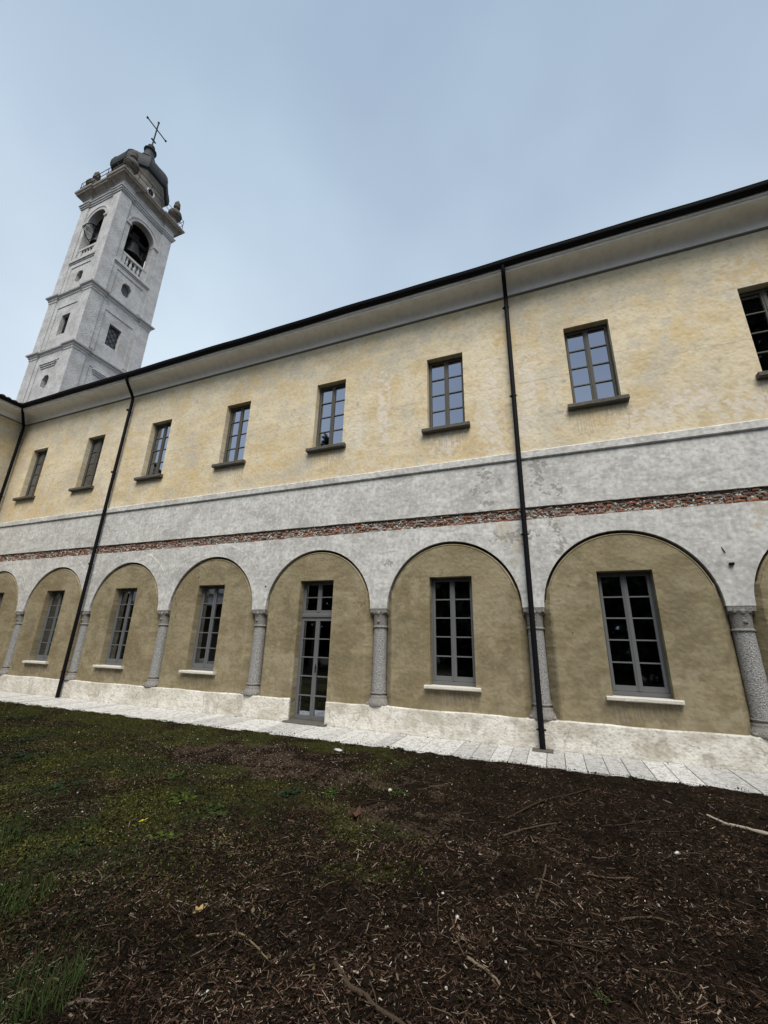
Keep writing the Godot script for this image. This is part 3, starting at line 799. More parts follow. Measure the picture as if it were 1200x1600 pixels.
func column(parent: Node3D, x: float, i: int):
	var o := Vector3(x, 0, -0.165)
	var sh := Mesher.new()
	var pr := []
	for k in 15:
		var y := lerpf(0.70, 2.03, k / 14.0)
		pr.append(Vector2(lerpf(0.158, 0.146, k / 14.0) + 0.002 * sin(k * 1.9 + i), y))
	sh.lathe(o, pr, 24)
	var s := part("column", sh, M.granite, parent)
	var bs := Mesher.new()
	bs.lathe(o, [Vector2(0.235, 0.47), Vector2(0.24, 0.5), Vector2(0.225, 0.55), Vector2(0.19, 0.585), Vector2(0.178, 0.62), Vector2(0.182, 0.64), Vector2(0.16, 0.66), Vector2(0.158, 0.685), Vector2(0.176, 0.69), Vector2(0.178, 0.71), Vector2(0.158, 0.72)], 24)
	for q in [-1, 1]: bs.sphere(Vector3(x + q * 0.19, 0.50, -0.02), Vector3(0.05, 0.04, 0.045), 8, 5)
	part("base", bs, M.capital, s)
	var cp := Mesher.new()
	cp.lathe(o, [Vector2(0.152, 2.02), Vector2(0.168, 2.028), Vector2(0.17, 2.05), Vector2(0.15, 2.058), Vector2(0.148, 2.08), Vector2(0.155, 2.2), Vector2(0.168, 2.3), Vector2(0.19, 2.335)], 24)
	cp.box(Vector3(x - 0.195, 2.335, -0.3), Vector3(x + 0.195, 2.429, -0.004), 0.012)
	for q in 5:
		var t := -PI * (0.12 + 0.76 * q / 4.0)
		var px := x + cos(t) * 0.175; var pz := -0.165 - sin(t) * 0.16
		cp.sphere(Vector3(px, 2.335 + 0.012 * (q % 2), pz), Vector3(0.045, 0.05, 0.035), 8, 5)
	cp.sphere(Vector3(x + 0.015 * sin(i * 3.0), 2.17 + 0.02 * cos(i * 2.0), -0.012), Vector3(0.035, 0.03, 0.03), 8, 5)
	part("capital", cp, M.capital, s)

func brick_band(band: Node3D, xa: float, xb: float):
	var r := RandomNumberGenerator.new(); r.seed = 77
	var protos := []
	for k in 8:                                     # chipped brick ends, unit size, front at z = 0
		var m := Mesher.new()
		var p := []
		for q in 8:
			var sx := -0.5 if q in [0, 3, 4, 7] else 0.5
			var sy := -0.5 if q in [0, 1, 4, 5] else 0.5
			var front := q < 4
			p.append(Vector3(sx * r.randf_range(0.72, 0.98) if front else sx, sy * r.randf_range(0.68, 0.98) if front else sy, r.randf_range(-0.25, 0.0) if front else -1.0))
		var mid := Vector3(r.randf_range(-0.2, 0.2), r.randf_range(-0.2, 0.2), r.randf_range(-0.05, 0.12))
		m.tri(p[0], p[1], mid); m.tri(p[1], p[2], mid); m.tri(p[2], p[3], mid); m.tri(p[3], p[0], mid)
		m.quad(p[4], p[0], p[3], p[7]); m.quad(p[1], p[5], p[6], p[2]); m.quad(p[3], p[2], p[6], p[7]); m.quad(p[4], p[5], p[1], p[0])
		protos.append(m)
	var meshes := []
	for m in protos: meshes.append(m.mesh())
	var rest := []
	for q in M.bricks.size(): rest.append(Mesher.new())
	var lime := Mesher.new()
	var list := []
	for row in 4:
		var x := xa + r.randf() * 0.2
		while x < xb - 0.1:
			var gap := r.randf()
			var w := r.randf_range(0.06, 0.21)
			if gap < 0.22: w = r.randf_range(0.05, 0.09)
			var h := r.randf_range(0.045, 0.062)
			var y := 4.232 + row * 0.0655 + r.randf_range(-0.006, 0.006)
			if row == 3: h *= 0.8
			if gap > 0.2:
				list.append([x + w / 2, y, w, h, r.randf_range(-0.036, 0.004), r.randi() % 8, r.randi() % M.bricks.size(), r.randf_range(-0.09, 0.09)])
			else:                                      # smear of lime over a missing brick
				lime.sphere(Vector3(x + w / 2, y + r.randf_range(-0.02, 0.02), -0.04), Vector3(w * 0.45, r.randf_range(0.018, 0.04), r.randf_range(0.015, 0.035)), 7, 4)
			for q in 3:
				if r.randf() < 0.65: lime.sphere(Vector3(x + w * r.randf(), y + 0.033 + r.randf_range(-0.012, 0.012), -0.036), Vector3(r.randf_range(0.012, 0.045), r.randf_range(0.006, 0.016), r.randf_range(0.012, 0.034)), 6, 4)
			if r.randf() < 0.5: lime.sphere(Vector3(x + w + 0.012, y + r.randf_range(-0.03, 0.03), -0.034), Vector3(r.randf_range(0.01, 0.026), r.randf_range(0.012, 0.032), r.randf_range(0.012, 0.034)), 6, 4)
			x += w + r.randf_range(0.012, 0.04)
	list.sort_custom(func(a, b): return absf(a[0] - 1.6) < absf(b[0] - 1.6))
	for k in list.size():
		var b = list[k]
		var tr := Transform3D(Basis(Vector3.BACK, b[7]).scaled_local(Vector3(b[2], b[3], 0.06)), Vector3(b[0], b[1], b[4]))
		if k < 290:
			var o := part("brick", meshes[b[5]], M.bricks[b[6]], band)
			o.transform = tr
		else:
			var pm: Mesher = protos[b[5]]; var tm: Mesher = rest[b[6]]
			for q in range(0, pm.ix.size(), 3):
				tm.tri(tr * pm.v[pm.ix[q]], tr * pm.v[pm.ix[q + 2]], tr * pm.v[pm.ix[q + 1]])
	for q in rest.size(): tag(part("far_bricks", rest[q], M.bricks[q], band), "", "", "", "stuff")
	tag(part("lime_smears", lime, M.lime, band), "", "", "", "stuff")

func gutter_run(parent: Node3D, xa: float, xb: float):
	var g := Mesher.new()
	var prof := []
	for k in 13:
		var t := PI + PI * k / 12.0
		prof.append([0.60 - cos(t) * -0.09, 10.49 + sin(t) * 0.1])
	prof.append_array([[0.70, 10.495], [0.702, 10.51], [0.69, 10.515], [0.684, 10.50]])
	for k in 13:
		var t := TAU - PI * k / 12.0
		prof.append([0.60 + cos(t) * 0.083, 10.49 + sin(t) * 0.092])
	sweep_x(g, prof, xa, xb, 0.4, 0.009)
	var o := part("gutter", g, M.black_metal, parent)
	var x := xa + 0.5
	while x < xb:
		var b := Mesher.new()
		var p2 := []
		for k in 9:
			var t := PI + PI * k / 8.0
			p2.append([0.60 + cos(t) * 0.096, 10.49 + sin(t) * 0.106])
		sweep_x(b, p2, x - 0.012, x + 0.012)
		part("gutter_bracket", b, M.black_metal, o)
		x += 0.9
	# boards that close the eaves behind the gutter
	var e := Mesher.new()
	e.box(Vector3(xa - 0.6, 10.402, 0.05), Vector3(xb, 10.5, 0.5))
	part("eaves_board", e, M.iron, parent)
func downpipe(parent: Node3D, path: Array, ys: Array, side: Vector3):
	var m := Mesher.new()
	m.tube(path, 0.05, 12)
	var o := part("downpipe", m, M.black_metal, parent)
	var wall: Vector3 = path[-1]
	for y in ys:
		var b := Mesher.new()
		b.lathe(Vector3(wall.x, y, wall.z), [Vector2(0.05, -0.02), Vector2(0.057, -0.018), Vector2(0.057, 0.018), Vector2(0.05, 0.02)], 12)
		for s in [-1, 1]: b.box(Vector3(wall.x, y - 0.012, wall.z) + side.cross(Vector3.UP) * s * 0.05 - side * 0.012, Vector3(wall.x, y + 0.012, wall.z) + side.cross(Vector3.UP) * s * 0.082 + side * 0.012)
		b.box(Vector3(wall.x, y - 0.008, wall.z) - side * 0.05 + side.cross(Vector3.UP) * 0.006, Vector3(wall.x, y + 0.008, wall.z) - side * 0.13 - side.cross(Vector3.UP) * 0.006)
		part("pipe_bracket", b, M.black_metal, o)
	return o

# ------------------------------------------------------------------ bell tower
const TH := 2.2        # half width of the recessed faces
const TP := 0.1        # corner pilasters stand this much proud
const TA := 1.42       # half width between the pilasters
func tower_loop(o: float, y: float) -> Array:
	var a := TA - o; var h := TH + o; var p := TH + TP + o
	var one := [Vector2(-p, p), Vector2(-a, p), Vector2(-a, h), Vector2(a, h), Vector2(a, p)]
	var r := []
	for k in 4:
		for q in one:
			var w: Vector2 = q.rotated(-PI / 2 * k)
			r.append(Vector3(w.x, y, w.y))
	return r
func tower_ring(m: Mesher, prof: Array, cap := false):
	for k in prof.size() - 1:
		var A := tower_loop(prof[k][0], prof[k][1]); var B := tower_loop(prof[k + 1][0], prof[k + 1][1])
		for i in A.size():
			var j := (i + 1) % A.size()
			m.quad(A[i], A[j], B[j], B[i])
	if cap:
		var h: float = prof[-1][0] + TH + TP
		m.quad(Vector3(-h, prof[-1][1], h), Vector3(h, prof[-1][1], h), Vector3(h, prof[-1][1], -h), Vector3(-h, prof[-1][1], -h))
func octagon(m: Mesher, at: Vector3, U: Vector3, N: Vector3, rx: float, ry: float, z: float, z2: float, flip := false):
	var p := []
	for k in 8:
		var t := TAU * (k + 0.5) / 8
		p.append(at + U * cos(t) * rx + Vector3.UP * sin(t) * ry)
	for k in 8:
		m.quad(p[k] + N * z, p[(k + 1) % 8] + N * z, p[(k + 1) % 8] + N * z2, p[k] + N * z2)
func tower():
	var t := thing("bell_tower", "tall pale grey bell tower with arched belfry, dark dome and cross behind the roofs", "tower", Vector3(-29.76, 0, -6.71))
	var faces := [[Vector3.RIGHT, Vector3.BACK], [Vector3.FORWARD, Vector3.RIGHT], [Vector3.LEFT, Vector3.FORWARD], [Vector3.BACK, Vector3.LEFT]]
	# stages: y from, to, holes
	var stages := [["lower_stage", 0.0, 19.72, [{x0 = -0.36, x1 = 0.36, y0 = 17.08, y1 = 18.12}]],
		["middle_stage", 20.2, 24.7, [{x0 = -0.44, x1 = 0.44, y0 = 21.42, y1 = 23.17}]],
		["belfry_stage", 25.25, 34.2, [{x0 = -0.36, x1 = 0.36, y0 = 26.05, y1 = 27.15}, {x0 = -1.02, x1 = 1.02, y0 = 28.42, y1 = 32.2, arch = true}]]]
	for s in stages:
		for fi in 4:
			var U: Vector3 = faces[fi][0]; var N: Vector3 = faces[fi][1]
			var off := 0.12 if fi == 0 else (-0.06 if fi == 1 else 0.0)
			var hs := []
			for h in s[3]:
				var g: Dictionary = h.duplicate()
				if not g.has("arch"): g.x0 += off; g.x1 += off
				hs.append(g)
			var m := Mesher.new()
			wall_face(m, N * TH, U, N, -TA, TA, s[1], s[2], hs, 0.5 if s[0] == "belfry_stage" else 0.3)
			if s[0] == "belfry_stage":
				wall_face(m, N * (TH - 0.5), -U, -N, -TA, TA, 27.6, 34.2, [{x0 = -1.02, x1 = 1.02, y0 = 28.42, y1 = 32.2, arch = true}], 0.0)
			var w := part(s[0] + "_wall", m, M.tower, t)
			# raised frame round the sunk panel, with a real edge
			var fr := Mesher.new()
			var py0: float = [15.5, 20.45, 25.45][stages.find(s)]; var py1: float = [19.2, 23.97, 27.7][stages.find(s)]
			var z0 := TH - 0.002; var z1 := TH + 0.045
			var fb = func(a: float, b: float, c: float, d: float, zz: float): fr.box(N * z0 + U * a + Vector3.UP * c, N * zz + U * b + Vector3.UP * d)
			fb.call(-TA + 0.001, -1.06, py0, s[2] if s[0] != "belfry_stage" else 28.2, z1)
			fb.call(1.06, TA - 0.001, py0, s[2] if s[0] != "belfry_stage" else 28.2, z1)
			fb.call(-1.06, 1.06, py1, s[2] - 0.02 if s[0] != "belfry_stage" else 28.2, z1)
			part("panel_frame", fr, M.tower, w)
			var h0: Dictionary = hs[0]
			var cxx: float = (h0.x0 + h0.x1) / 2; var cyy: float = (h0.y0 + h0.y1) / 2
			if s[0] == "middle_stage":
				var gl := Mesher.new()
				gl.box(N * (TH - 0.27) + U * h0.x0 + Vector3.UP * h0.y0, N * (TH - 0.25) + U * h0.x1 + Vector3.UP * h0.y1)
				var win := part("window", gl, M.void if fi == 0 else M.dull_glass, w)
				var gd := Mesher.new()
				for k in range(-3, 4):
					for q in [-1.0, 1.0]:
						var a := Vector2(-0.44, k * 0.45 - q * 0.5); var b := Vector2(0.44, k * 0.45 + q * 0.5)
						var lo: float = h0.y0 - cyy; var hi: float = h0.y1 - cyy
						var pa := a; var pb := b
						var sl := (b.y - a.y) / (b.x - a.x)
						if maxf(a.y, b.y) < lo or minf(a.y, b.y) > hi: continue
						for e in 2:
							var p: Vector2 = pa if e == 0 else pb
							if p.y < lo: p = Vector2(p.x + (lo - p.y) / sl, lo)
							elif p.y > hi: p = Vector2(p.x + (hi - p.y) / sl, hi)
							if e == 0: pa = p
							else: pb = p
						gd.tube([N * (TH - 0.23) + U * (cxx + pa.x) + Vector3.UP * (cyy + pa.y), N * (TH - 0.23) + U * (cxx + pb.x) + Vector3.UP * (cyy + pb.y)], 0.016, 4)
				if fi == 1: part("lattice", gd, M.iron, win)
			else:
				# corner fillets turn the rectangular opening into an octagon
				var oc := Mesher.new()
				for sx in [-1.0, 1.0]:
					for sy in [-1.0, 1.0]:
						var P: Vector3 = N * (TH - 0.001) + U * (cxx + sx * 0.36) + Vector3.UP * (cyy + sy * (h0.y1 - h0.y0) / 2)
						var A: Vector3 = P - U * sx * 0.2; var B: Vector3 = P - Vector3.UP * sy * 0.26
						oc.ft(P, A, B, N)
						oc.fq([A, B, B - N * 0.3, A - N * 0.3], -U * sx - Vector3.UP * sy)
				part("opening_corner", oc, M.tower, w)
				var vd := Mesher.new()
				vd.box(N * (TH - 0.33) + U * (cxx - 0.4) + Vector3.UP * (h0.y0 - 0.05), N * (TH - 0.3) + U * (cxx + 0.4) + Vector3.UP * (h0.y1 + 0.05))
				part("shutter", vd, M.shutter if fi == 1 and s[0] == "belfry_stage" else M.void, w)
			if s[0] == "lower_stage":
				var hd := Mesher.new()
				for k in 3:
					hd.box(N * TH + U * (-0.72 - 0.05 * k) + Vector3.UP * (18.75 + 0.13 * k), N * (TH + 0.05 + 0.05 * k) + U * (0.72 + 0.05 * k) + Vector3.UP * (18.88 + 0.13 * k))
				part("window_hood", hd, M.tower, w)
			if s[0] == "belfry_stage": belfry_opening(w, U, N)
	for c in 4:                                       # corner pilasters, one per corner and stage
		for s in stages:
			var m := Mesher.new()
			var p := TH + TP
			var R := Basis(Vector3.UP, PI / 2 * c)
			var e := [Vector2(TA, TH - 0.3), Vector2(TA, p), Vector2(p, p), Vector2(p, TA), Vector2(TH - 0.3, TA)]
			for k in 4:
				m.quad(R * Vector3(e[k].x, s[1], e[k].y), R * Vector3(e[k + 1].x, s[1], e[k + 1].y), R * Vector3(e[k + 1].x, s[2], e[k + 1].y), R * Vector3(e[k].x, s[2], e[k].y))
			part("corner_pilaster", m, M.tower, t)
	var st := Mesher.new()
	tower_ring(st, [[-0.3, 19.7], [0.03, 19.7], [0.04, 19.85], [0.08, 19.88], [0.1, 19.98], [0.2, 20.05], [0.22, 20.14], [0.0, 20.25], [-0.3, 20.25]])
	part("string_course", st, M.tower_trim, t)
	st = Mesher.new()
	tower_ring(st, [[-0.3, 24.68], [0.03, 24.68], [0.04, 24.85], [0.08, 24.88], [0.1, 25.0], [0.21, 25.08], [0.23, 25.18], [0.0, 25.3], [-0.3, 25.3]])
	part("string_course", st, M.tower_trim, t)
	st = Mesher.new()
	tower_ring(st, [[-0.3, 34.18], [0.06, 34.18], [0.07, 34.3], [0.13, 34.33], [0.14, 34.47], [0.2, 34.5], [0.2, 34.56], [0.04, 34.6], [0.03, 35.18], [0.1, 35.22]])
	part("entablature", st, M.tower, t)
	st = Mesher.new()
	tower_ring(st, [[0.1, 35.22], [0.16, 35.3], [0.3, 35.42], [0.46, 35.5], [0.48, 35.6], [0.55, 35.66], [0.58, 35.8], [0.5, 35.86], [-0.2, 35.95]], true)
	part("cornice", st, M.tower_cornice, t)
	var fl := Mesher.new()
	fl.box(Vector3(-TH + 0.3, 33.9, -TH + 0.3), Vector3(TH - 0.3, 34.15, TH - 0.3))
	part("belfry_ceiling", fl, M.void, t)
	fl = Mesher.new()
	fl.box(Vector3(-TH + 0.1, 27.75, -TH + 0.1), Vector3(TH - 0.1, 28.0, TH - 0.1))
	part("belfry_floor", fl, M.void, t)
	# attic drum, dome, lantern, cross
	var dr := Mesher.new()
	dr.lathe(Vector3.ZERO, [Vector2(1.95, 35.9), Vector2(1.95, 36.3), Vector2(1.85, 36.35), Vector2(1.85, 38.4), Vector2(1.98, 38.5), Vector2(2.05, 38.95)], 8, PI / 8)
	var drum := part("drum", dr, M.drum, t)
	for k in 4:
		var N := Vector3(cos(PI / 2 * k), 0, sin(PI / 2 * k)); var U := N.cross(Vector3.UP)
		var oc := Mesher.new()
		var rim := []
		for q in 17:
			var a := TAU * q / 16.0
			rim.append(N * 1.73 + U * cos(a) * 0.3 + Vector3.UP * (37.3 + sin(a) * 0.38))
		oc.tube(rim, 0.07, 6)
		part("oculus_frame", oc, M.tower_trim, drum)
		var vd := Mesher.new()
		var disc := []
		for q in 16:
			disc.append(N * 1.722 + U * cos(TAU * q / 16.0) * 0.29 + Vector3.UP * (37.3 + sin(TAU * q / 16.0) * 0.37))
		for q in range(1, 15): vd.ft(disc[0], disc[q], disc[q + 1], N)
		part("oculus", vd, M.void, drum)
	var dm := Mesher.new()
	var dp := [Vector2(1.9, 38.85), Vector2(2.12, 38.9), Vector2(2.24, 39.0), Vector2(2.28, 39.25), Vector2(2.27, 39.6), Vector2(2.12, 40.15), Vector2(1.82, 40.65), Vector2(1.4, 41.15), Vector2(1.0, 41.6), Vector2(0.75, 41.9), Vector2(0.6, 42.2)]
	for k in dp.size() - 1:                            # eight flat segments with ribs
		for q in 8:
			var a := TAU * q / 8 + PI / 8; var b := TAU * (q + 1) / 8 + PI / 8
			var A := Vector3(cos(b) * dp[k].x, dp[k].y, sin(b) * dp[k].x); var B := Vector3(cos(a) * dp[k].x, dp[k].y, sin(a) * dp[k].x)
			var C := Vector3(cos(a) * dp[k + 1].x, dp[k + 1].y, sin(a) * dp[k + 1].x); var D := Vector3(cos(b) * dp[k + 1].x, dp[k + 1].y, sin(b) * dp[k + 1].x)
			dm.quad(A, B, C, D)
	var dome := part("dome", dm, M.lead, t)
	for q in 8:
		var a := TAU * q / 8 + PI / 8
		var rb := Mesher.new()
		var pts := []
		for k in range(2, dp.size()): pts.append(Vector3(cos(a) * dp[k].x, dp[k].y, sin(a) * dp[k].x))
		rb.tube(pts, 0.05, 6)
		part("rib", rb, M.lead, dome)
	var ln := Mesher.new()
	ln.lathe(Vector3.ZERO, [Vector2(0.66, 42.15), Vector2(0.62, 42.3), Vector2(0.5, 42.6), Vector2(0.4, 43.1), Vector2(0.38, 43.3), Vector2(0.52, 43.36), Vector2(0.52, 43.46), Vector2(0.3, 43.55), Vector2(0.2, 43.7), Vector2(0.28, 43.85), Vector2(0.3, 44.0), Vector2(0.2, 44.15), Vector2(0.06, 44.25)], 12)
	part("lantern", ln, M.lead, t)
	var cr := Mesher.new()
	cr.tube([Vector3(0, 44.1, 0), Vector3(0, 47.35, 0)], 0.06, 8)
	cr.tube([Vector3(0, 46.45, -0.95), Vector3(0, 46.45, 0.95)], 0.05, 8)
	for e in [Vector3(0, 47.38, 0), Vector3(0, 46.45, -0.97), Vector3(0, 46.45, 0.97)]: cr.sphere(e, Vector3(0.1, 0.1, 0.1), 8, 6)
	cr.box(Vector3(-0.05, 44.85, -0.22), Vector3(0.05, 44.95, 0.22))
	part("cross", cr, M.iron, t)
	# urns on the corners, railing along the edge
	for sx in [-1, 1]:
		for sz in [-1, 1]:
			var u := Mesher.new()
			u.lathe(Vector3(sx * 2.2, 0, sz * 2.1), [Vector2(0.34, 35.9), Vector2(0.34, 36.4), Vector2(0.24, 36.48), Vector2(0.3, 36.62), Vector2(0.52, 36.95), Vector2(0.57, 37.2), Vector2(0.48, 37.45), Vector2(0.17, 37.62), Vector2(0.13, 37.95), Vector2(0.25, 38.02), Vector2(0.28, 38.14), Vector2(0.17, 38.24), Vector2(0.25, 38.38), Vector2(0.22, 38.58), Vector2(0.12, 38.76), Vector2(0.03, 38.95)], 14)
			part("urn", u, M.urn, t)
	var rl := Mesher.new()
	var e := 2.68
	for k in 4:
		var R := Basis(Vector3.UP, PI / 2 * k)
		for y in [36.45, 36.95]: rl.tube([R * Vector3(-e, y, e), R * Vector3(e, y, e)], 0.022, 5)
		for q in 5: rl.tube([R * Vector3(lerpf(-e, e, q / 5.0), 35.85, e), R * Vector3(lerpf(-e, e, q / 5.0), 36.95, e)], 0.022, 5)
	part("railing", rl, M.iron, t)
	# bells hang inside the belfry
	bell("large dark bronze bell hanging in the belfry arch on the tower's receding right face", Vector3(-28.45, 0, -6.71), PI / 2, 1.05)
	bell("smaller dark bronze bell with ringing wheel in the belfry arch on the tower's front face", Vector3(-29.75, 0, -5.25), 0.0, 0.82)
func belfry_opening(w: Node3D, U: Vector3, N: Vector3):
	var P = func(x: float, y: float, z: float) -> Vector3: return N * (TH + z) + U * x + Vector3.UP * y
	var av := Mesher.new()
	for k in 24:
		var a := PI * k / 24; var b := PI * (k + 1) / 24
		var q := []
		for rr in [[1.02, 0.0], [1.03, 0.05], [1.24, 0.06], [1.27, 0.1], [1.34, 0.1], [1.36, 0.0]]:
			q.append([P.call(cos(a) * rr[0], 32.2 + sin(a) * rr[0], rr[1]), P.call(cos(b) * rr[0], 32.2 + sin(b) * rr[0], rr[1])])
		for k2 in 5: av.fq([q[k2][0], q[k2 + 1][0], q[k2 + 1][1], q[k2][1]], N + (P.call(cos(a), sin(a), 0.0) - N * TH) * 0.1)
	part("archivolt", av, M.tower, w)
	for s in [-1.0, 1.0]:
		var im := Mesher.new()
		im.box(P.call(s * 1.0, 32.05, -0.4), P.call(s * 1.4, 32.12, 0.1)); im.box(P.call(s * 1.0, 32.12, -0.4), P.call(s * 1.41, 32.25, 0.14))
		im.box(P.call(s * 1.03, 28.45, -0.001), P.call(s * 1.4, 32.05, 0.05))
		part("impost", im, M.tower, w)
	var sl := Mesher.new()
	sl.box(P.call(-1.41, 28.2, -0.1), P.call(1.41, 28.42, 0.16)); sl.box(P.call(-1.36, 28.08, -0.1), P.call(1.36, 28.2, 0.09))
	part("sill", sl, M.tower_trim, w)
	var bl := Mesher.new()
	bl.box(P.call(-1.02, 29.42, -0.3), P.call(1.02, 29.62, -0.02)); bl.box(P.call(-1.02, 28.42, -0.3), P.call(1.02, 28.6, -0.02))
	for s in [-1.0, 1.0]: bl.box(P.call(s * 1.02, 28.6, -0.28), P.call(s * 0.68, 29.42, -0.04))
	var b := part("balustrade", bl, M.tower_trim, w)
	for k in 4:
		var bm := Mesher.new()
		var o: Vector3 = P.call(-0.48 + 0.32 * k, 0.0, -0.16)
		bm.lathe(o, [Vector2(0.09, 28.6), Vector2(0.09, 28.68), Vector2(0.06, 28.74), Vector2(0.12, 28.92), Vector2(0.1, 29.05), Vector2(0.055, 29.2), Vector2(0.09, 29.34), Vector2(0.09, 29.42)], 8)
		part("baluster", bm, M.tower_trim, b)
func bell(label: String, at: Vector3, turn: float, s: float):
	var o := thing("church_bell", label, "bell", at, turn, "bells in the belfry")
	var m := Mesher.new()
	var y := 30.25
	m.lathe(Vector3.ZERO, [Vector2(0.02, y + 0.25 * s), Vector2(0.8 * s, y), Vector2(0.82 * s, y + 0.05), Vector2(0.72 * s, y + 0.25 * s), Vector2(0.58 * s, y + 0.6 * s), Vector2(0.48 * s, y + 1.05 * s), Vector2(0.42 * s, y + 1.3 * s), Vector2(0.3 * s, y + 1.45 * s), Vector2(0.02, y + 1.5 * s)], 20)
	part("bell_body", m, M.bronze, o)
	var h := Mesher.new()
	h.box(Vector3(-1.25, y + 1.62 * s, -0.14), Vector3(1.25, y + 2.0 * s, 0.14), 0.03)
	for k in [-0.2, 0.0, 0.2]: h.tube([Vector3(k, y + 1.4 * s, 0.1), Vector3(k, y + 1.75 * s, 0.16), Vector3(k, y + 1.9 * s, 0)], 0.05, 6)
	h.box(Vector3(-0.3, y + 2.0 * s, -0.12), Vector3(0.3, y + 2.4 * s, 0.12), 0.03)
	part("headstock", h, M.iron, o)
	var f := Mesher.new()
	for sx in [-1.0, 1.0]:
		f.box(Vector3(sx * 0.98, 28.0, -0.1), Vector3(sx * 1.12, y + 1.62 * s, 0.1))
		f.box(Vector3(sx * 1.12, y + 1.75 * s, -0.06), Vector3(sx * 1.72, y + 1.9 * s, 0.06))
	part("support_post", f, M.iron, o)
	var wl := Mesher.new()
	var rim := []
	for k in 25: rim.append(Vector3(-0.9, y + 1.8 * s + sin(TAU * k / 24) * 0.95, cos(TAU * k / 24) * 0.95))
	wl.tube(rim, 0.035, 6)
	for k in 3: wl.tube([Vector3(-0.9, y + 1.8 * s + sin(PI * k / 3) * 0.95, cos(PI * k / 3) * 0.95), Vector3(-0.9, y + 1.8 * s - sin(PI * k / 3) * 0.95, -cos(PI * k / 3) * 0.95)], 0.025, 5)
	part("wheel", wl, M.iron, o)
	var cl := Mesher.new()
	cl.tube([Vector3(0, y + 1.2 * s, 0), Vector3(0, y + 0.1, 0), Vector3(0, y - 0.2, 0)], [0.03, 0.05, 0.09], 8)
	part("clapper", cl, M.iron, o)

# ------------------------------------------------------------------ garden
var gn1: FastNoiseLite
var gn2: FastNoiseLite
var gn3: FastNoiseLite
func gh(x: float, z: float) -> float:
	var e := smoothstep(1.2, 1.7, z)
	var lip := smoothstep(1.11, 1.19, z) * (1.0 - smoothstep(1.26, 1.6, z)) * (0.02 + 0.03 * gn2.get_noise_2d(x * 0.7, z * 0.7) + 0.016 * gn1.get_noise_2d(x * 1.5, 3.0))
	return -0.028 + e * (0.06 * gn1.get_noise_2d(x, z) + 0.026 * gn2.get_noise_2d(x, z)) + (1 - e) * 0.012 * gn2.get_noise_2d(x, z) + lip
func moss(x: float, z: float) -> float:
	var k := gn3.get_noise_2d(x * 1.0, z * 1.3)
	var g := smoothstep(-0.6, -4.2, x + 1.6 * k + 0.25 * (z - 4.0)) * (0.55 + 0.75 * smoothstep(-0.25, 0.35, k))
	for p in [[-1.82, 4.3, 0.35, 0.3], [-7.6, 3.1, 1.6, 0.6], [-3.1, 3.8, 0.8, 0.4], [-2.81, 2.36, 0.4, 0.3], [-0.5, 1.9, 0.5, 0.25], [-1.5, 5.0, 0.5, 0.3]]:
		var d := Vector2((x - p[0]) / p[2], (z - p[1]) / p[3]).length()
		g = maxf(g, 0.75 * smoothstep(1.4, 0.2, d + 1.5 * k + 0.7 * gn2.get_noise_2d(x * 0.5, z * 0.5)))
	var q := Vector2((x + 4.3) / 1.5, (z - 2.6) / 0.75).length()
	g *= smoothstep(0.6, 1.3, q + 0.6 * k)
	return clampf(g, 0, 1)
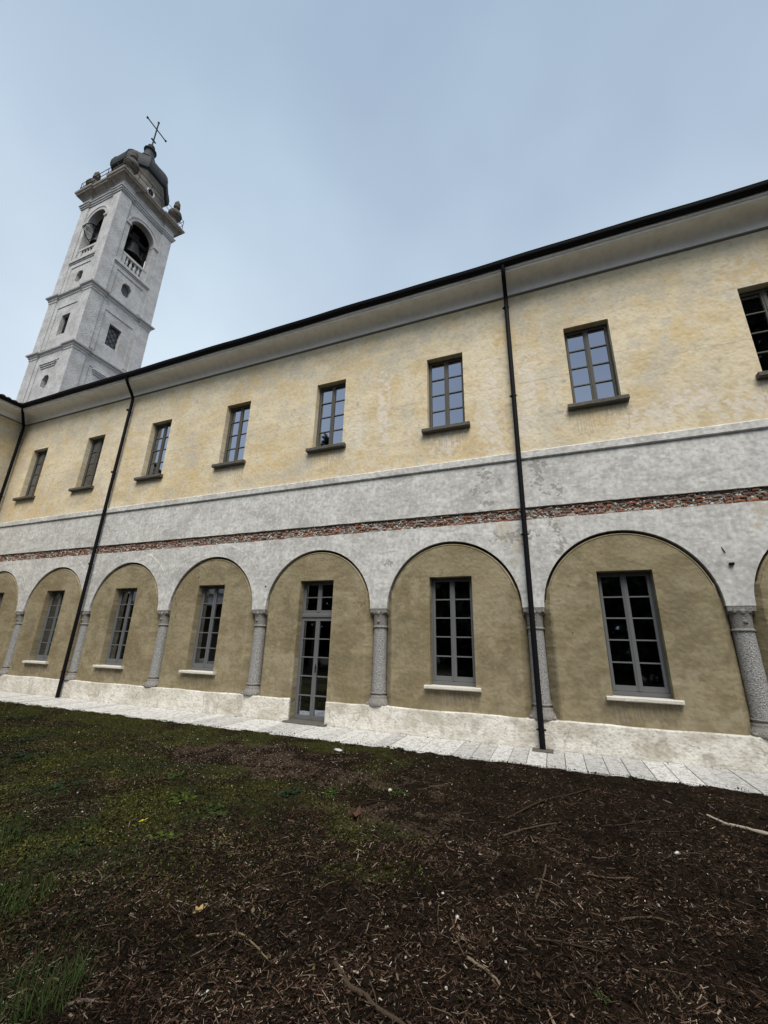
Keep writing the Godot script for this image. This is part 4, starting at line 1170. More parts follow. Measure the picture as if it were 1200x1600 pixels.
func ground():
	gn1 = fnl(101, 0.55, 3); gn2 = fnl(102, 3.2, 4); gn3 = fnl(103, 0.5, 4)
	var X0 := -20.5; var XW := 29.0; var Z0 := 1.1; var ZH := 9.6
	var W := 2048; var H := 704
	var mk := Image.create(256, 88, false, Image.FORMAT_L8)
	for j in 88:
		for i in 256:
			var g := moss(X0 + XW * (i + 0.5) / 256, Z0 + ZH * (j + 0.5) / 88)
			mk.set_pixel(i, j, Color(g, g, g))
	mk.resize(W, H, Image.INTERPOLATE_CUBIC)
	var nz := noise_img(W, H, 111, 0.05, 5); var nf := noise_img(W, H, 112, 0.2, 3); var nb := noise_img(W, H, 113, 0.01, 4)
	var dry := spots_img(W, H, X0, XW, -(Z0 + ZH), ZH, [[-4.4, -2.65, 1.5, 0.7], [-2.6, -2.9, 0.8, 0.5], [-1.6, -3.9, 0.9, 0.4]], 119, 0.9, 1.5, 1.5)
	var wob := paint_height(W, H, [[mk, 0.8], [nz, 0.5]])
	var im := paint(W, H, Color(0.0115, 0.008, 0.005), [
		[nb, 0.5, 0.8, Color(0.018, 0.012, 0.0075), 0.7], [nz, 0.5, 0.8, Color(0.006, 0.004, 0.0026), 0.8], [nz, 0.42, 0.15, Color(0.024, 0.017, 0.011), 0.5],
		[dry, 0.1, 0.9, Color(0.06, 0.043, 0.03), 0.8],
		[wob, 0.45, 0.75, Color(0.03, 0.032, 0.008), 0.75], [nf, 0.66, 0.9, Color(0.04, 0.03, 0.02), 0.5], [nf, 0.4, 0.1, Color(0.004, 0.003, 0.002), 0.6]])
	M.soil = mat(Color.WHITE, 0.97, 0.15)
	M.soil.albedo_texture = tex(im)
	relief(M.soil, paint_height(W, H, [[nz, 0.5], [nf, 0.5]]), 4.0)
	var m := Mesher.new().area(X0, XW, Z0, ZH, 1)
	var nx := 420; var nzc := 140
	for j in nzc + 1:
		for i in nx + 1:
			var x := X0 + XW * i / nx; var z := Z0 + ZH * j / nzc
			var n := Vector3(gh(x - 0.03, z) - gh(x + 0.03, z), 0.06, gh(x, z - 0.03) - gh(x, z + 0.03)).normalized()
			m.vert(Vector3(x, gh(x, z), z), n)
	for j in nzc:
		for i in nx:
			var a := j * (nx + 1) + i
			m.ix.append_array([a, a + 1, a + nx + 1, a + 1, a + nx + 2, a + nx + 1])
	structure("garden_ground", m, M.soil)
	M.far_soil = mat(Color.WHITE, 0.97, 0.15)
	M.far_soil.albedo_texture = M.soil.albedo_texture
	triplanar(M.far_soil, 12.0)
	var far := Mesher.new()
	var y := -0.09
	for q in [[-600.0, -600.0, 600.0, 1.12], [-600.0, 10.6, 600.0, 600.0], [-600.0, 1.12, -20.4, 10.6], [8.4, 1.12, 600.0, 10.6]]:
		far.quad(Vector3(q[0], y, q[3]), Vector3(q[2], y, q[3]), Vector3(q[2], y, q[1]), Vector3(q[0], y, q[1]))
	structure("ground", far, M.far_soil)

func multimesh(called: String, mesh: Mesh, mt: Material, xf: Array, cols: Array, label: String, category: String):
	var mm := MultiMesh.new()
	mm.transform_format = MultiMesh.TRANSFORM_3D
	mm.use_colors = true
	mm.mesh = mesh
	mm.instance_count = xf.size()
	for i in xf.size():
		mm.set_instance_transform(i, xf[i]); mm.set_instance_color(i, cols[i])
	var o := MultiMeshInstance3D.new()
	o.name = numbered(called)
	o.multimesh = mm
	o.material_override = mt
	add_child(o)
	tag(o, label, category, "", "stuff")
# a spot on the part of the garden that the lens takes in, denser towards the lens
func garden_spot(r: RandomNumberGenerator) -> Vector2:
	var z := 1.25 + 6.35 * sqrt(r.randf())
	if r.randf() < 0.3: z = r.randf_range(1.25, 7.6)
	var d := 8.59 - z
	var left := -1.2 - d * 1.95; var right := 1.3 + d * 0.48
	return Vector2(r.randf_range(left, right), z)
func litter():
	var r := RandomNumberGenerator.new(); r.seed = 900
	# wood chips and bark shreds
	for kind in 3:
		var m := Mesher.new()
		var a := [[0.5, 0.5, 0.35], [0.9, 0.35, 0.25], [0.3, 0.8, 0.5]][kind] as Array
		m.hexa([Vector3(-0.5, -0.15, 0.5 * a[0]), Vector3(0.5, -0.15, 0.5 * a[1]), Vector3(0.46, 0.2, 0.42 * a[1]), Vector3(-0.44, 0.25, 0.42 * a[0]), Vector3(-0.48, -0.15, -0.5 * a[2]), Vector3(0.42, -0.15, -0.5 * a[1]), Vector3(0.5, 0.25, -0.4 * a[0]), Vector3(-0.5, 0.18, -0.4 * a[2])])
		var xf := []; var cols := []
		while xf.size() < 56000:
			var p := garden_spot(r)
			if p.y < 1.22: continue
			if r.randf() < 0.92 * moss(p.x, p.y): continue
			var len_ := r.randf_range(0.01, 0.042)
			if r.randf() < 0.07: len_ = r.randf_range(0.045, 0.1)
			var wd := r.randf_range(0.0025, 0.008)
			if r.randf() < 0.12: wd *= 2.4
			var b := Basis.from_euler(Vector3(r.randf_range(-0.6, 0.6), r.randf() * TAU, r.randf_range(-0.6, 0.6)))
			xf.append(Transform3D(b.scaled_local(Vector3(len_, r.randf_range(0.003, 0.008), wd)), Vector3(p.x, gh(p.x, p.y) + r.randf_range(0.0, 0.03), p.y)))
			var clump := gn3.get_noise_2d(p.x * 3.0 + 9.0, p.y * 3.0) + 0.5 * gn2.get_noise_2d(p.x * 0.8, p.y * 0.8 + 30.0)
			var t := r.randf() * (1.0 if r.randf() < 0.3 else clampf(0.92 + 0.25 * clump, 0.5, 1.0))
			if t > 0.97: xf[-1] = xf[-1].scaled_local(Vector3(0.75, 0.8, 0.7))
			var k := r.randf_range(0.5, 1.5)
			var c := Color(0.0075, 0.005, 0.0034)
			if t > 0.97: c = Color(0.33, 0.3, 0.25)
			elif t > 0.9: c = Color(0.15, 0.12, 0.087)
			elif t > 0.76: c = Color(0.082, 0.056, 0.039)
			elif t > 0.4: c = Color(0.034, 0.02, 0.0135)
			k *= clampf(1.2 + 1.3 * gn1.get_noise_2d(p.x * 1.6 + 13.0, p.y * 1.6), 0.5, 2.1)
			cols.append(Color(c.r * k, c.g * k, c.b * k))
		multimesh("wood_chips", m.mesh(), M.tinted, xf, cols, ["dark brown wood chips and bark shreds strewn over the garden soil", "slim brown wood splinters mulching the garden soil", "stubby brown bark crumbs lying on the garden soil"][kind], "mulch")
	# soil crumbs
	var cm := Mesher.new()
	cm.sphere(Vector3.ZERO, Vector3(0.5, 0.38, 0.45), 6, 4)
	var xf := []; var cols := []
	for i in 60000:
		var p := garden_spot(r)
		var s := r.randf_range(0.006, 0.03)
		if r.randf() < 0.04: s *= 2.0
		xf.append(Transform3D(Basis.from_euler(Vector3(r.randf() * 3, r.randf() * 6, r.randf() * 3)).scaled_local(Vector3(s, s * r.randf_range(0.6, 1.0), s)), Vector3(p.x, gh(p.x, p.y) + s * 0.1, p.y)))
		var k := r.randf_range(0.5, 1.2)
		var g := moss(p.x, p.y)
		cols.append(Color(0.0105, 0.0072, 0.0045).lerp(Color(0.03, 0.03, 0.01), g * r.randf()) * k)
	for i in 2600:
		var x := r.randf_range(-15.0, 5.5)
		var z := 1.2 - absf(r.randfn()) * 0.09 * maxf(0.0, 0.25 + 1.6 * gn3.get_noise_2d(x * 2.0, 5.0))
		if r.randf() < 0.06: z = r.randf_range(0.05, 1.2)
		if r.randf() < 0.1: z = 0.05 + absf(r.randfn()) * 0.03
		var s := r.randf_range(0.004, 0.014) * (1.0 if r.randf() < 0.93 else 2.2)
		xf.append(Transform3D(Basis.from_euler(Vector3(r.randf() * 3, r.randf() * 6, r.randf() * 3)).scaled_local(Vector3(s, s * 0.7, s)), Vector3(x, s * 0.2, z)))
		cols.append(Color(0.02, 0.016, 0.01) * r.randf_range(0.6, 1.6))
	multimesh("soil_crumbs", cm.mesh(), M.tinted, xf, cols, "dark crumbs and clods of bare garden soil", "soil")
	# pebbles and mortar bits
	xf = []; cols = []
	for i in 4200:
		var p := garden_spot(r)
		if r.randf() < 0.35: p = Vector2(-4.4 + r.randfn() * 1.5, 2.7 + r.randfn() * 0.7)
		if p.y < 1.25: continue
		var s := r.randf_range(0.005, 0.014)
		if r.randf() < 0.05: s *= 1.9
		xf.append(Transform3D(Basis.from_euler(Vector3(r.randf() * 3, r.randf() * 6, r.randf() * 3)).scaled_local(Vector3(s, s * 0.7, s * r.randf_range(0.6, 1.2))), Vector3(p.x, gh(p.x, p.y) + s * 0.3, p.y)))
		var k := r.randf_range(0.35, 1.1)
		cols.append(Color(0.5 * k, 0.47 * k, 0.42 * k))
	multimesh("pebbles", cm.mesh(), M.tinted, xf, cols, "pale pebbles and mortar bits scattered on the garden soil", "pebbles")
	# moss and tiny herbs
	var lf := Mesher.new()
	lf.tri(Vector3(-0.5, 0, 0), Vector3(0, 0.12, 0.3), Vector3(0.5, 0.3, 0)); lf.tri(Vector3(-0.5, 0, 0), Vector3(0.5, 0.3, 0), Vector3(0.05, 0.15, -0.3))
	xf = []; cols = []
	var guard := 0
	while xf.size() < 80000 and guard < 600000:
		guard += 1
		var p := garden_spot(r)
		if p.y < 1.28 or r.randf() > moss(p.x, p.y) * 0.9 - 0.06: continue
		var s := r.randf_range(0.008, 0.022)
		if r.randf() < 0.06: s *= 1.8
		xf.append(Transform3D(Basis.from_euler(Vector3(r.randf_range(-0.4, 0.4), r.randf() * TAU, r.randf_range(0, 0.8))).scaled_local(Vector3(s, s, s * r.randf_range(0.6, 1.4))), Vector3(p.x, gh(p.x, p.y) + r.randf_range(0.002, 0.014), p.y)))
		var hue := gn3.get_noise_2d(p.x * 2.1 + 40.0, p.y * 2.1)
		var c := Color(0.06, 0.064, 0.016).lerp(Color(0.022, 0.032, 0.014), clampf(0.5 + hue * 2.0, 0, 1))
		cols.append(c * r.randf_range(0.35, 1.8))
	multimesh("moss", lf.mesh(), M.leafy, xf, cols, "low moss and tiny herbs greening the left of the garden", "moss")
	# short blades of grass in the green part
	var bl := Mesher.new()
	bl.quad(Vector3(-0.035, 0, 0), Vector3(0.035, 0, 0), Vector3(0.05, 0.5, 0.08), Vector3(0.0, 0.5, 0.08)); bl.tri(Vector3(0.0, 0.5, 0.08), Vector3(0.05, 0.5, 0.08), Vector3(0.06, 0.95, 0.3))
	xf = []; cols = []
	guard = 0
	while xf.size() < 14000 and guard < 300000:
		guard += 1
		var p := garden_spot(r)
		var dens := moss(p.x, p.y) * smoothstep(-0.1, 0.35, gn3.get_noise_2d(p.x * 1.7 + 70.0, p.y * 1.7))
		if p.y < 1.28 or r.randf() > dens: continue
		var s := r.randf_range(0.015, 0.05)
		xf.append(Transform3D(Basis.from_euler(Vector3(r.randf_range(-0.7, 0.7), r.randf() * TAU, r.randf_range(-0.7, 0.7))).scaled_local(Vector3(s, s, s)), Vector3(p.x, gh(p.x, p.y), p.y)))
		var k := r.randf_range(0.5, 1.5)
		cols.append((Color(0.035, 0.055, 0.012) if r.randf() < 0.85 else Color(0.12, 0.1, 0.05)) * k)
	multimesh("grass_blades", bl.mesh(), M.leafy, xf, cols, "short grass blades among the moss on the left of the garden", "grass")
	# clods of earth, lying in drifts
	var cd := Mesher.new()
	cd.sphere(Vector3.ZERO, Vector3(0.5, 0.36, 0.45), 9, 6)
	for i in cd.v.size(): cd.v[i] *= 1.0 + 0.35 * gn2.get_noise_3d(cd.v[i].x, cd.v[i].y, cd.v[i].z)
	xf = []; cols = []
	guard = 0
	while xf.size() < 1500 and guard < 60000:
		guard += 1
		var p := garden_spot(r)
		if p.y < 1.4 or r.randf() > smoothstep(0.0, 0.4, gn3.get_noise_2d(p.x * 2.3 + 20.0, p.y * 2.3)): continue
		var s := r.randf_range(0.025, 0.07)
		xf.append(Transform3D(Basis.from_euler(Vector3(r.randf_range(-0.5, 0.5), r.randf() * 6, r.randf_range(-0.5, 0.5))).scaled_local(Vector3(s, s * r.randf_range(0.4, 0.7), s)), Vector3(p.x, gh(p.x, p.y), p.y)))
		cols.append(Color(0.014, 0.0095, 0.006).lerp(Color(0.03, 0.03, 0.01), moss(p.x, p.y) * r.randf()) * r.randf_range(0.6, 1.5))
	multimesh("earth_clods", cd.mesh(), M.tinted, xf, cols, "dark clods of earth lying in drifts on the garden soil", "soil")
	# shrivelled leaves trodden into the mulch
	var dl := Mesher.new()
	dl.tri(Vector3(-0.5, 0.05, 0), Vector3(-0.05, 0.1, 0.28), Vector3(0.1, 0.0, 0.0)); dl.tri(Vector3(-0.05, 0.1, 0.28), Vector3(0.5, 0.18, 0.05), Vector3(0.1, 0.0, 0.0))
	dl.tri(Vector3(-0.5, 0.05, 0), Vector3(0.1, 0.0, 0.0), Vector3(0.0, 0.14, -0.3)); dl.tri(Vector3(0.1, 0.0, 0.0), Vector3(0.5, 0.18, 0.05), Vector3(0.0, 0.14, -0.3))
	xf = []; cols = []
	for i in 5200:
		var p := garden_spot(r)
		if p.y < 1.3 or r.randf() < 0.6 * moss(p.x, p.y) or r.randf() > 0.35 + 1.5 * gn3.get_noise_2d(p.x * 1.9 - 30.0, p.y * 1.9): continue
		var s := r.randf_range(0.015, 0.045)
		xf.append(Transform3D(Basis.from_euler(Vector3(r.randf_range(-0.5, 0.5), r.randf() * TAU, r.randf_range(-0.5, 0.5))).scaled_local(Vector3(s, s * r.randf_range(0.5, 1.5), s)), Vector3(p.x, gh(p.x, p.y) + r.randf_range(0.006, 0.03), p.y)))
		var k := r.randf_range(0.5, 1.6)
		var c: Color = [Color(0.035, 0.02, 0.012), Color(0.07, 0.045, 0.028), Color(0.1, 0.078, 0.055)][r.randi() % 3]
		cols.append(Color(c.r * k, c.g * k, c.b * k))
	multimesh("leaf_litter", dl.mesh(), M.tinted, xf, cols, "shrivelled brown leaves trodden into the mulch", "leaves")
	# thin twigs
	var tw := Mesher.new()
	tw.tube([Vector3(-0.5, 0, 0), Vector3(-0.2, 0.0, 0.05), Vector3(0.15, 0.02, 0.03), Vector3(0.5, 0.0, -0.06)], [0.014, 0.018, 0.016, 0.01], 4)
	xf = []; cols = []
	for i in 4200:
		var p := garden_spot(r)
		if p.y < 1.4 or r.randf() < 0.75 * moss(p.x, p.y): continue
		var s := r.randf_range(0.06, 0.22)
		xf.append(Transform3D(Basis.from_euler(Vector3(r.randf() * 6, r.randf() * TAU, r.randf_range(-0.12, 0.12))).scaled_local(Vector3(s, s * r.randf_range(0.6, 1.3), s)), Vector3(p.x, gh(p.x, p.y) + 0.014, p.y)))
		var k := r.randf_range(0.5, 1.5)
		var c := Color(0.02, 0.0135, 0.009) if r.randf() < 0.75 else Color(0.085, 0.063, 0.043)
		cols.append(Color(c.r * k, c.g * k, c.b * k))
	multimesh("twigs", tw.mesh(), M.tinted, xf, cols, "thin dry twigs tangled in the mulch", "twigs")

func branch(pts: Array, r0: float, r1: float, col: Color, label: String, side := []):
	var m := Mesher.new()
	var o := Vector3(pts[0][0], 0, pts[0][1])
	var run = func(pp: Array, ra: float, rb: float, sd: int):
		var P := []
		for p in pp: P.append(Vector3(p[0], gh(p[0], p[1]) + ra * 0.8 + 0.008, p[1]) - o)
		var n := 18
		var q := []; var rr := []
		for k in n + 1:
			var t := float(k) / n * (P.size() - 1)
			var i := clampi(int(t), 0, P.size() - 2)
			var p: Vector3 = P[i].cubic_interpolate(P[i + 1], P[maxi(i - 1, 0)], P[mini(i + 2, P.size() - 1)], t - i)
			var j := ra * 0.3
			p += Vector3(j * sin(k * 0.9 + sd), j * 0.4 * sin(k * 2.1 + sd), j * cos(k * 1.1 + sd * 2.0))
			q.append(p); rr.append(lerpf(ra, rb, float(k) / n) * (1.0 + 0.1 * sin(k * 2.7 + sd) + (0.25 if k % 7 == sd % 7 else 0.0)))
		m.tube(q, rr, 7)
	run.call(pts, r0 * 0.75, r1 * 0.75, int(pts[0][0] * 10))
	for s in side: run.call(s, r1 * 0.8, r1 * 0.4, 3)
	var mt := mat(Color.WHITE, 0.95, 0.2)
	mt.albedo_texture = M.bark_tex
	mt.albedo_color = col
	triplanar(mt, 0.25)
	single("stick", m, mt, label, "stick", o, 0.0, "sticks lying on the garden soil")
func leaf_blade(m: Mesher, base: Vector3, dir: Vector3, up: Vector3, len_: float, w: float, droop: float):
	var side := dir.cross(up).normalized()
	var prev := []
	for k in 5:
		var t := k / 4.0
		var c := base + dir * len_ * t + up * (len_ * 0.45 * t - droop * len_ * t * t)
		var ww: float = w * [0.15, 0.7, 1.0, 0.75, 0.05][k]
		var cur := [c - side * ww + up * ww * 0.25, c, c + side * ww + up * ww * 0.25]
		if k > 0:
			m.quad(prev[0], prev[1], cur[1], cur[0]); m.quad(prev[1], prev[2], cur[2], cur[1])
		prev = cur
func weed(p: Vector2, size: float, leaves_: int, col: Color, label: String, sd: int):
	var r := RandomNumberGenerator.new(); r.seed = sd
	var m := Mesher.new()
	m.tinted = true
	var heads := [Vector3.ZERO]
	if size > 0.085:                                   # a patch of several small rosettes
		for k in int(size * 90.0):
			var a := r.randf() * TAU; var d := size * 1.1 * sqrt(r.randf())
			heads.append(Vector3(cos(a) * d, 0, sin(a) * d))
	for o in heads:
		var hs: float = minf(size, r.randf_range(0.03, 0.065))
		var o2: Vector3 = o
		o2.y = gh(p.x + o.x, p.y + o.z) - gh(p.x, p.y)
		for k in leaves_ + 4:
			var a := r.randf() * TAU
			var l := hs * r.randf_range(0.4, 1.2)
			m.tint = col * r.randf_range(0.6, 1.4)
			leaf_blade(m, o2 + Vector3(cos(a) * hs * 0.1, 0.004, sin(a) * hs * 0.1), Vector3(cos(a), 0, sin(a)), Vector3.UP, l, l * r.randf_range(0.14, 0.26), r.randf_range(-0.1, 0.5))
	single("weed", m, M.leafy, label, "weed", Vector3(p.x, gh(p.x, p.y), p.y), 0.0, "weeds growing in the garden soil")
func grass_clump(p: Vector2, radius: float, n: int, height: float, label: String, sd: int):
	var r := RandomNumberGenerator.new(); r.seed = sd
	var m := Mesher.new()
	m.tinted = true
	for i in n:
		var a := r.randf() * TAU; var d := radius * sqrt(r.randf())
		var b := Vector3(cos(a) * d, 0, sin(a) * d)
		b.y = gh(p.x + b.x, p.y + b.z) - gh(p.x, p.y) - 0.005
		var ha := r.randf() * TAU
		var lean := Vector3(cos(ha), 0, sin(ha)) * r.randf_range(0.2, 0.9)
		var h := height * r.randf_range(0.45, 1.1)
		var side := lean.cross(Vector3.UP).normalized() * r.randf_range(0.0022, 0.0048)
		m.tint = Color(0.014, 0.026, 0.008).lerp(Color(0.042, 0.06, 0.022), r.randf()) * r.randf_range(0.7, 1.25)
		var prev := b
		for k in range(1, 4):
			var t := k / 3.0
			var q := b + Vector3.UP * h * (t - 0.3 * t * t * lean.length()) + lean * h * t * t
			var s0 := side * (1.0 - (k - 1) / 3.2); var s1 := side * (1.0 - k / 3.2)
			m.quad(prev - s0, prev + s0, q + s1, q - s1)
			prev = q
	single("grass_clump", m, M.leafy, label, "grass", Vector3(p.x, gh(p.x, p.y), p.y), 0.0, "grass clumps in the garden")
func stone(p: Vector2, s: Vector3, col: Color, label: String, sd: int):
	var m := Mesher.new()
	var r := RandomNumberGenerator.new(); r.seed = sd
	m.sphere(Vector3.ZERO, Vector3.ONE * 0.5, 9, 6)
	for i in m.v.size():
		var f := 1.0 + 0.25 * gn2.get_noise_3d(m.v[i].x * 0.6 + sd, m.v[i].y * 0.6, m.v[i].z * 0.6)
		m.v[i] = m.v[i] * f * s
	var mt := mat(col, 0.9, 0.3)
	single("stone", m, mt, label, "stone", Vector3(p.x, gh(p.x, p.y) + s.y * 0.3, p.y), r.randf() * 6.0, "loose stones in the garden")
func dead_leaf(p: Vector2, s: float, col: Color, label: String, lobes: int, curl: float):
	var m := Mesher.new()
	for k in lobes:
		var a := TAU * k / lobes
		leaf_blade(m, Vector3(0, 0.004, 0), Vector3(cos(a), 0, sin(a)), Vector3.UP, s * (1.0 - 0.25 * (k % 2)), s * 0.3, -curl + 0.3 * (k % 3))
	m.tube([Vector3(0, 0.005, 0), Vector3(-s * 0.6, 0.01, s * 0.5)], 0.0018, 5)
	single("fallen_leaf", m, mat(col, 0.8, 0.3), label, "leaf", Vector3(p.x, gh(p.x, p.y) + 0.008, p.y), 0.6, "")
func garden_things():
	M.bark_tex = tex(paint(256, 256, Color(0.75, 0.75, 0.75), [[noise_img(256, 256, 121, 0.06, 4, 1, 1, true), 0.5, 0.8, Color(0.4, 0.38, 0.36), 0.8], [noise_img(256, 256, 122, 0.12, 3, 1, 1, true), 0.55, 0.8, Color(1, 0.97, 0.93), 0.6]]))
	var brown := lin(0.05, 0.036, 0.025); var tan_ := lin(0.1, 0.075, 0.05); var dark := lin(0.022, 0.016, 0.012)
	branch([[-2.94, 3.43], [-3.14, 2.85], [-3.39, 2.23]], 0.008, 0.005, dark, "thin dark straight twig pointing at the door, crossed by a bent one")
	branch([[-2.95, 3.38], [-3.09, 2.75], [-2.92, 2.11]], 0.011, 0.006, dark, "bent dark twig beside the brown pebbly patch before the door")
	branch([[-2.2, 3.86], [-2.05, 3.6], [-1.98, 3.36]], 0.016, 0.009, dark, "short thick dark stick beside the small bright weed in mid garden")
	branch([[-2.13, 3.59], [-1.82, 3.44], [-1.42, 3.45], [-1.2, 3.5]], 0.007, 0.004, brown, "thin brown twig running right from the short thick dark stick")
	branch([[-1.30, 5.9], [-1.18, 6.01], [-1.07, 6.05], [-0.94, 6.1], [-0.78, 6.14]], 0.02, 0.012, lin(0.075, 0.056, 0.038), "thick curved bark stick at the bottom middle of the picture")
	branch([[-0.89, 5.2], [-0.86, 5.33], [-0.82, 5.46]], 0.006, 0.004, tan_, "pale thin twig standing out upright in mid mulch")
	branch([[-0.62, 3.36], [-0.27, 2.72], [0.02, 2.3], [0.28, 1.97]], 0.014, 0.008, brown, "long brown branch nearest the paving, below the thick downpipe")
	branch([[-0.62, 3.74], [-0.37, 3.52], [-0.09, 3.23]], 0.012, 0.008, tan_, "tan stick parallel to and below the long brown branch")
	branch([[0.31, 3.13], [0.59, 2.95], [1.15, 2.48]], 0.01, 0.006, brown, "forked brown twig right of the long branch", [[[0.59, 2.95], [0.7, 2.62], [0.95, 2.2]]])
	branch([[0.51, 3.12], [0.81, 3.06], [1.18, 2.94]], 0.007, 0.005, brown, "thin twig lying just under the forked brown twig")
	branch([[1.36, 2.5], [1.5, 2.6], [1.63, 2.64], [1.79, 2.73], [2.1, 2.84]], 0.014, 0.026, lin(0.42, 0.38, 0.31), "whitish broken branch at the right edge")
	branch([[-0.22, 4.22], [-0.25, 4.57], [-0.29, 4.84]], 0.011, 0.008, tan_, "upright leaning tan stick in the mulch, left of two level twigs")
	branch([[0.08, 4.28], [0.24, 4.24], [0.42, 4.19]], 0.009, 0.007, tan_, "short level tan twig right of the upright leaning stick")
	branch([[-2.19, 6.04], [-1.95, 5.96], [-1.78, 6.0], [-1.66, 6.05]], 0.009, 0.006, lin(0.2, 0.16, 0.09), "forked greenish tan twig at the lower left", [[[-1.95, 5.96], [-1.97, 6.04], [-1.99, 6.15]]])
	branch([[-3.09, 5.75], [-2.95, 5.7], [-2.78, 5.63]], 0.008, 0.006, brown, "brown twig on the mossy soil above the yellowish dead leaf")
	branch([[-2.33, 6.73], [-2.28, 6.68], [-2.21, 6.62]], 0.012, 0.009, lin(0.15, 0.12, 0.1), "stub of grey wood beside the grass at the bottom left")
	branch([[-2.76, 6.63], [-2.74, 6.56], [-2.73, 6.48]], 0.004, 0.003, lin(0.4, 0.34, 0.24), "pale straw left of the grey wood stub")
	branch([[-3.3, 3.0], [-3.6, 2.7], [-3.7, 2.35]], 0.006, 0.004, dark, "faint dark twig left of the twig that points at the door")
	branch([[-0.3, 5.3], [-0.12, 5.24], [0.1, 5.2]], 0.008, 0.006, brown, "brown twig lying level in the lower right mulch")
	branch([[0.25, 4.75], [0.45, 4.7], [0.6, 4.72]], 0.01, 0.007, tan_, "flat tan splinter of wood at the lower right")
	branch([[-0.62, 5.6], [-0.5, 5.68], [-0.42, 5.76]], 0.012, 0.01, lin(0.25, 0.2, 0.14), "short stout peeled stick at the bottom right of the thick curved one")
	var g1 := Color(0.03, 0.055, 0.014); var g2 := Color(0.016, 0.03, 0.016); var g3 := Color(0.05, 0.075, 0.016)
	weed(Vector2(-3.92, 5.67), 0.17, 9, g2, "dark green leafy rosette on the left, above the lower grass clumps", 1)
	weed(Vector2(-4.65, 3.91), 0.15, 9, g1, "green rosette left of the brown pebbly patch, uppermost of its row", 2)
	weed(Vector2(-4.02, 4.44), 0.16, 8, g3, "bright green rosette in the middle of the mossy left side", 3)
	weed(Vector2(-3.46, 4.57), 0.13, 8, g1, "green rosette just right of the bright green one", 4)
	weed(Vector2(-3.44, 5.17), 0.1, 8, g3, "small yellowish green rosette below the bright green one", 5)
	weed(Vector2(-8.54, 3.69), 0.4, 12, g2, "broad dark weed patch at the far left edge", 6)
	weed(Vector2(-11.05, 2.4), 0.5, 12, g2, "dark weed by the paving at the far left", 7)
	weed(Vector2(-7.28, 4.24), 0.26, 10, g2, "dull green weed below the broad dark patch on the left", 8)
	weed(Vector2(-1.93, 3.18), 0.11, 9, g1, "small bright weed beside the short thick stick", 9)
	weed(Vector2(-2.62, 1.26), 0.16, 9, Color(0.016, 0.02, 0.012), "blackish weed leaning over the paving edge", 10)
	weed(Vector2(-2.59, 3.7), 0.14, 9, g1, "green weed left of the short thick stick", 11)
	weed(Vector2(-3.02, 3.84), 0.14, 8, g2, "darker weed left of that green weed", 12)
	weed(Vector2(-3.46, 1.27), 0.09, 7, Color(0.02, 0.026, 0.014), "tiny dark weed at the paving edge right of the door", 13)
	weed(Vector2(-0.59, 5.87), 0.035, 6, g3, "tiny green seedling at the bottom, right of the thick curved stick", 14)
	weed(Vector2(0.07, 5.64), 0.045, 6, g1, "tiny green seedling at the bottom right corner area", 15)
	weed(Vector2(-5.6, 4.7), 0.2, 9, g2, "dull rosette at the left between two dark weeds", 16)
	weed(Vector2(-6.0, 1.36), 0.08, 7, Color(0.02, 0.026, 0.014), "tiny dark weed at the paving edge left of the door", 17)
	weed(Vector2(0.9, 1.3), 0.09, 6, Color(0.03, 0.03, 0.018), "thin dry weed sprouting at the paving edge right of the near downpipe", 18)
	grass_clump(Vector2(-2.53, 6.78), 0.26, 420, 0.17, "dark green grass clump in the bottom left corner", 31)
	grass_clump(Vector2(-3.5, 6.38), 0.25, 360, 0.16, "grass clump at the left edge above the corner clump", 32)
	grass_clump(Vector2(-4.6, 6.0), 0.3, 260, 0.14, "grass clump just left of the left edge clump", 33)
	grass_clump(Vector2(-8.9, 2.9), 0.5, 260, 0.08, "short grass patch far left near the paving", 34)
	stone(Vector2(-0.75, 5.25), Vector3(0.03, 0.02, 0.026), lin(0.5, 0.48, 0.44), "whitish pebble beside the pale thin twig", 41)
	stone(Vector2(-0.9, 5.03), Vector3(0.024, 0.014, 0.02), lin(0.55, 0.52, 0.46), "flat white pebble above the pale thin twig", 42)
	stone(Vector2(-3.5, 1.66), Vector3(0.2, 0.03, 0.11), lin(0.5, 0.5, 0.49), "flat pale stone chip in the soil before the door", 43)
	stone(Vector2(-2.02, 3.14), Vector3(0.06, 0.04, 0.05), lin(0.5, 0.46, 0.38), "cream stone beside the small bright weed", 44)
	stone(Vector2(0.85, 3.58), Vector3(0.06, 0.03, 0.035), lin(0.55, 0.55, 0.54), "white chip lying alone in the right mulch", 45)
	stone(Vector2(-0.69, 5.82), Vector3(0.022, 0.014, 0.018), lin(0.55, 0.52, 0.46), "small white pebble right of the thick curved stick", 46)
	dead_leaf(Vector2(-2.02, 4.12), 0.085, lin(0.07, 0.035, 0.022), "curled dark brown dead leaf in mid garden", 7, 0.6)
	dead_leaf(Vector2(-3.89, 5.03), 0.05, lin(0.5, 0.42, 0.03), "yellow leaf scrap on the mossy left side", 3, 0.1)
	dead_leaf(Vector2(-2.32, 5.89), 0.045, lin(0.3, 0.22, 0.09), "yellowish brown dead leaf left of the forked twig", 5, 0.4)
	dead_leaf(Vector2(-1.8, 6.39), 0.03, lin(0.45, 0.45, 0.44), "small pale grey leaf at the bottom left", 2, 0.1)

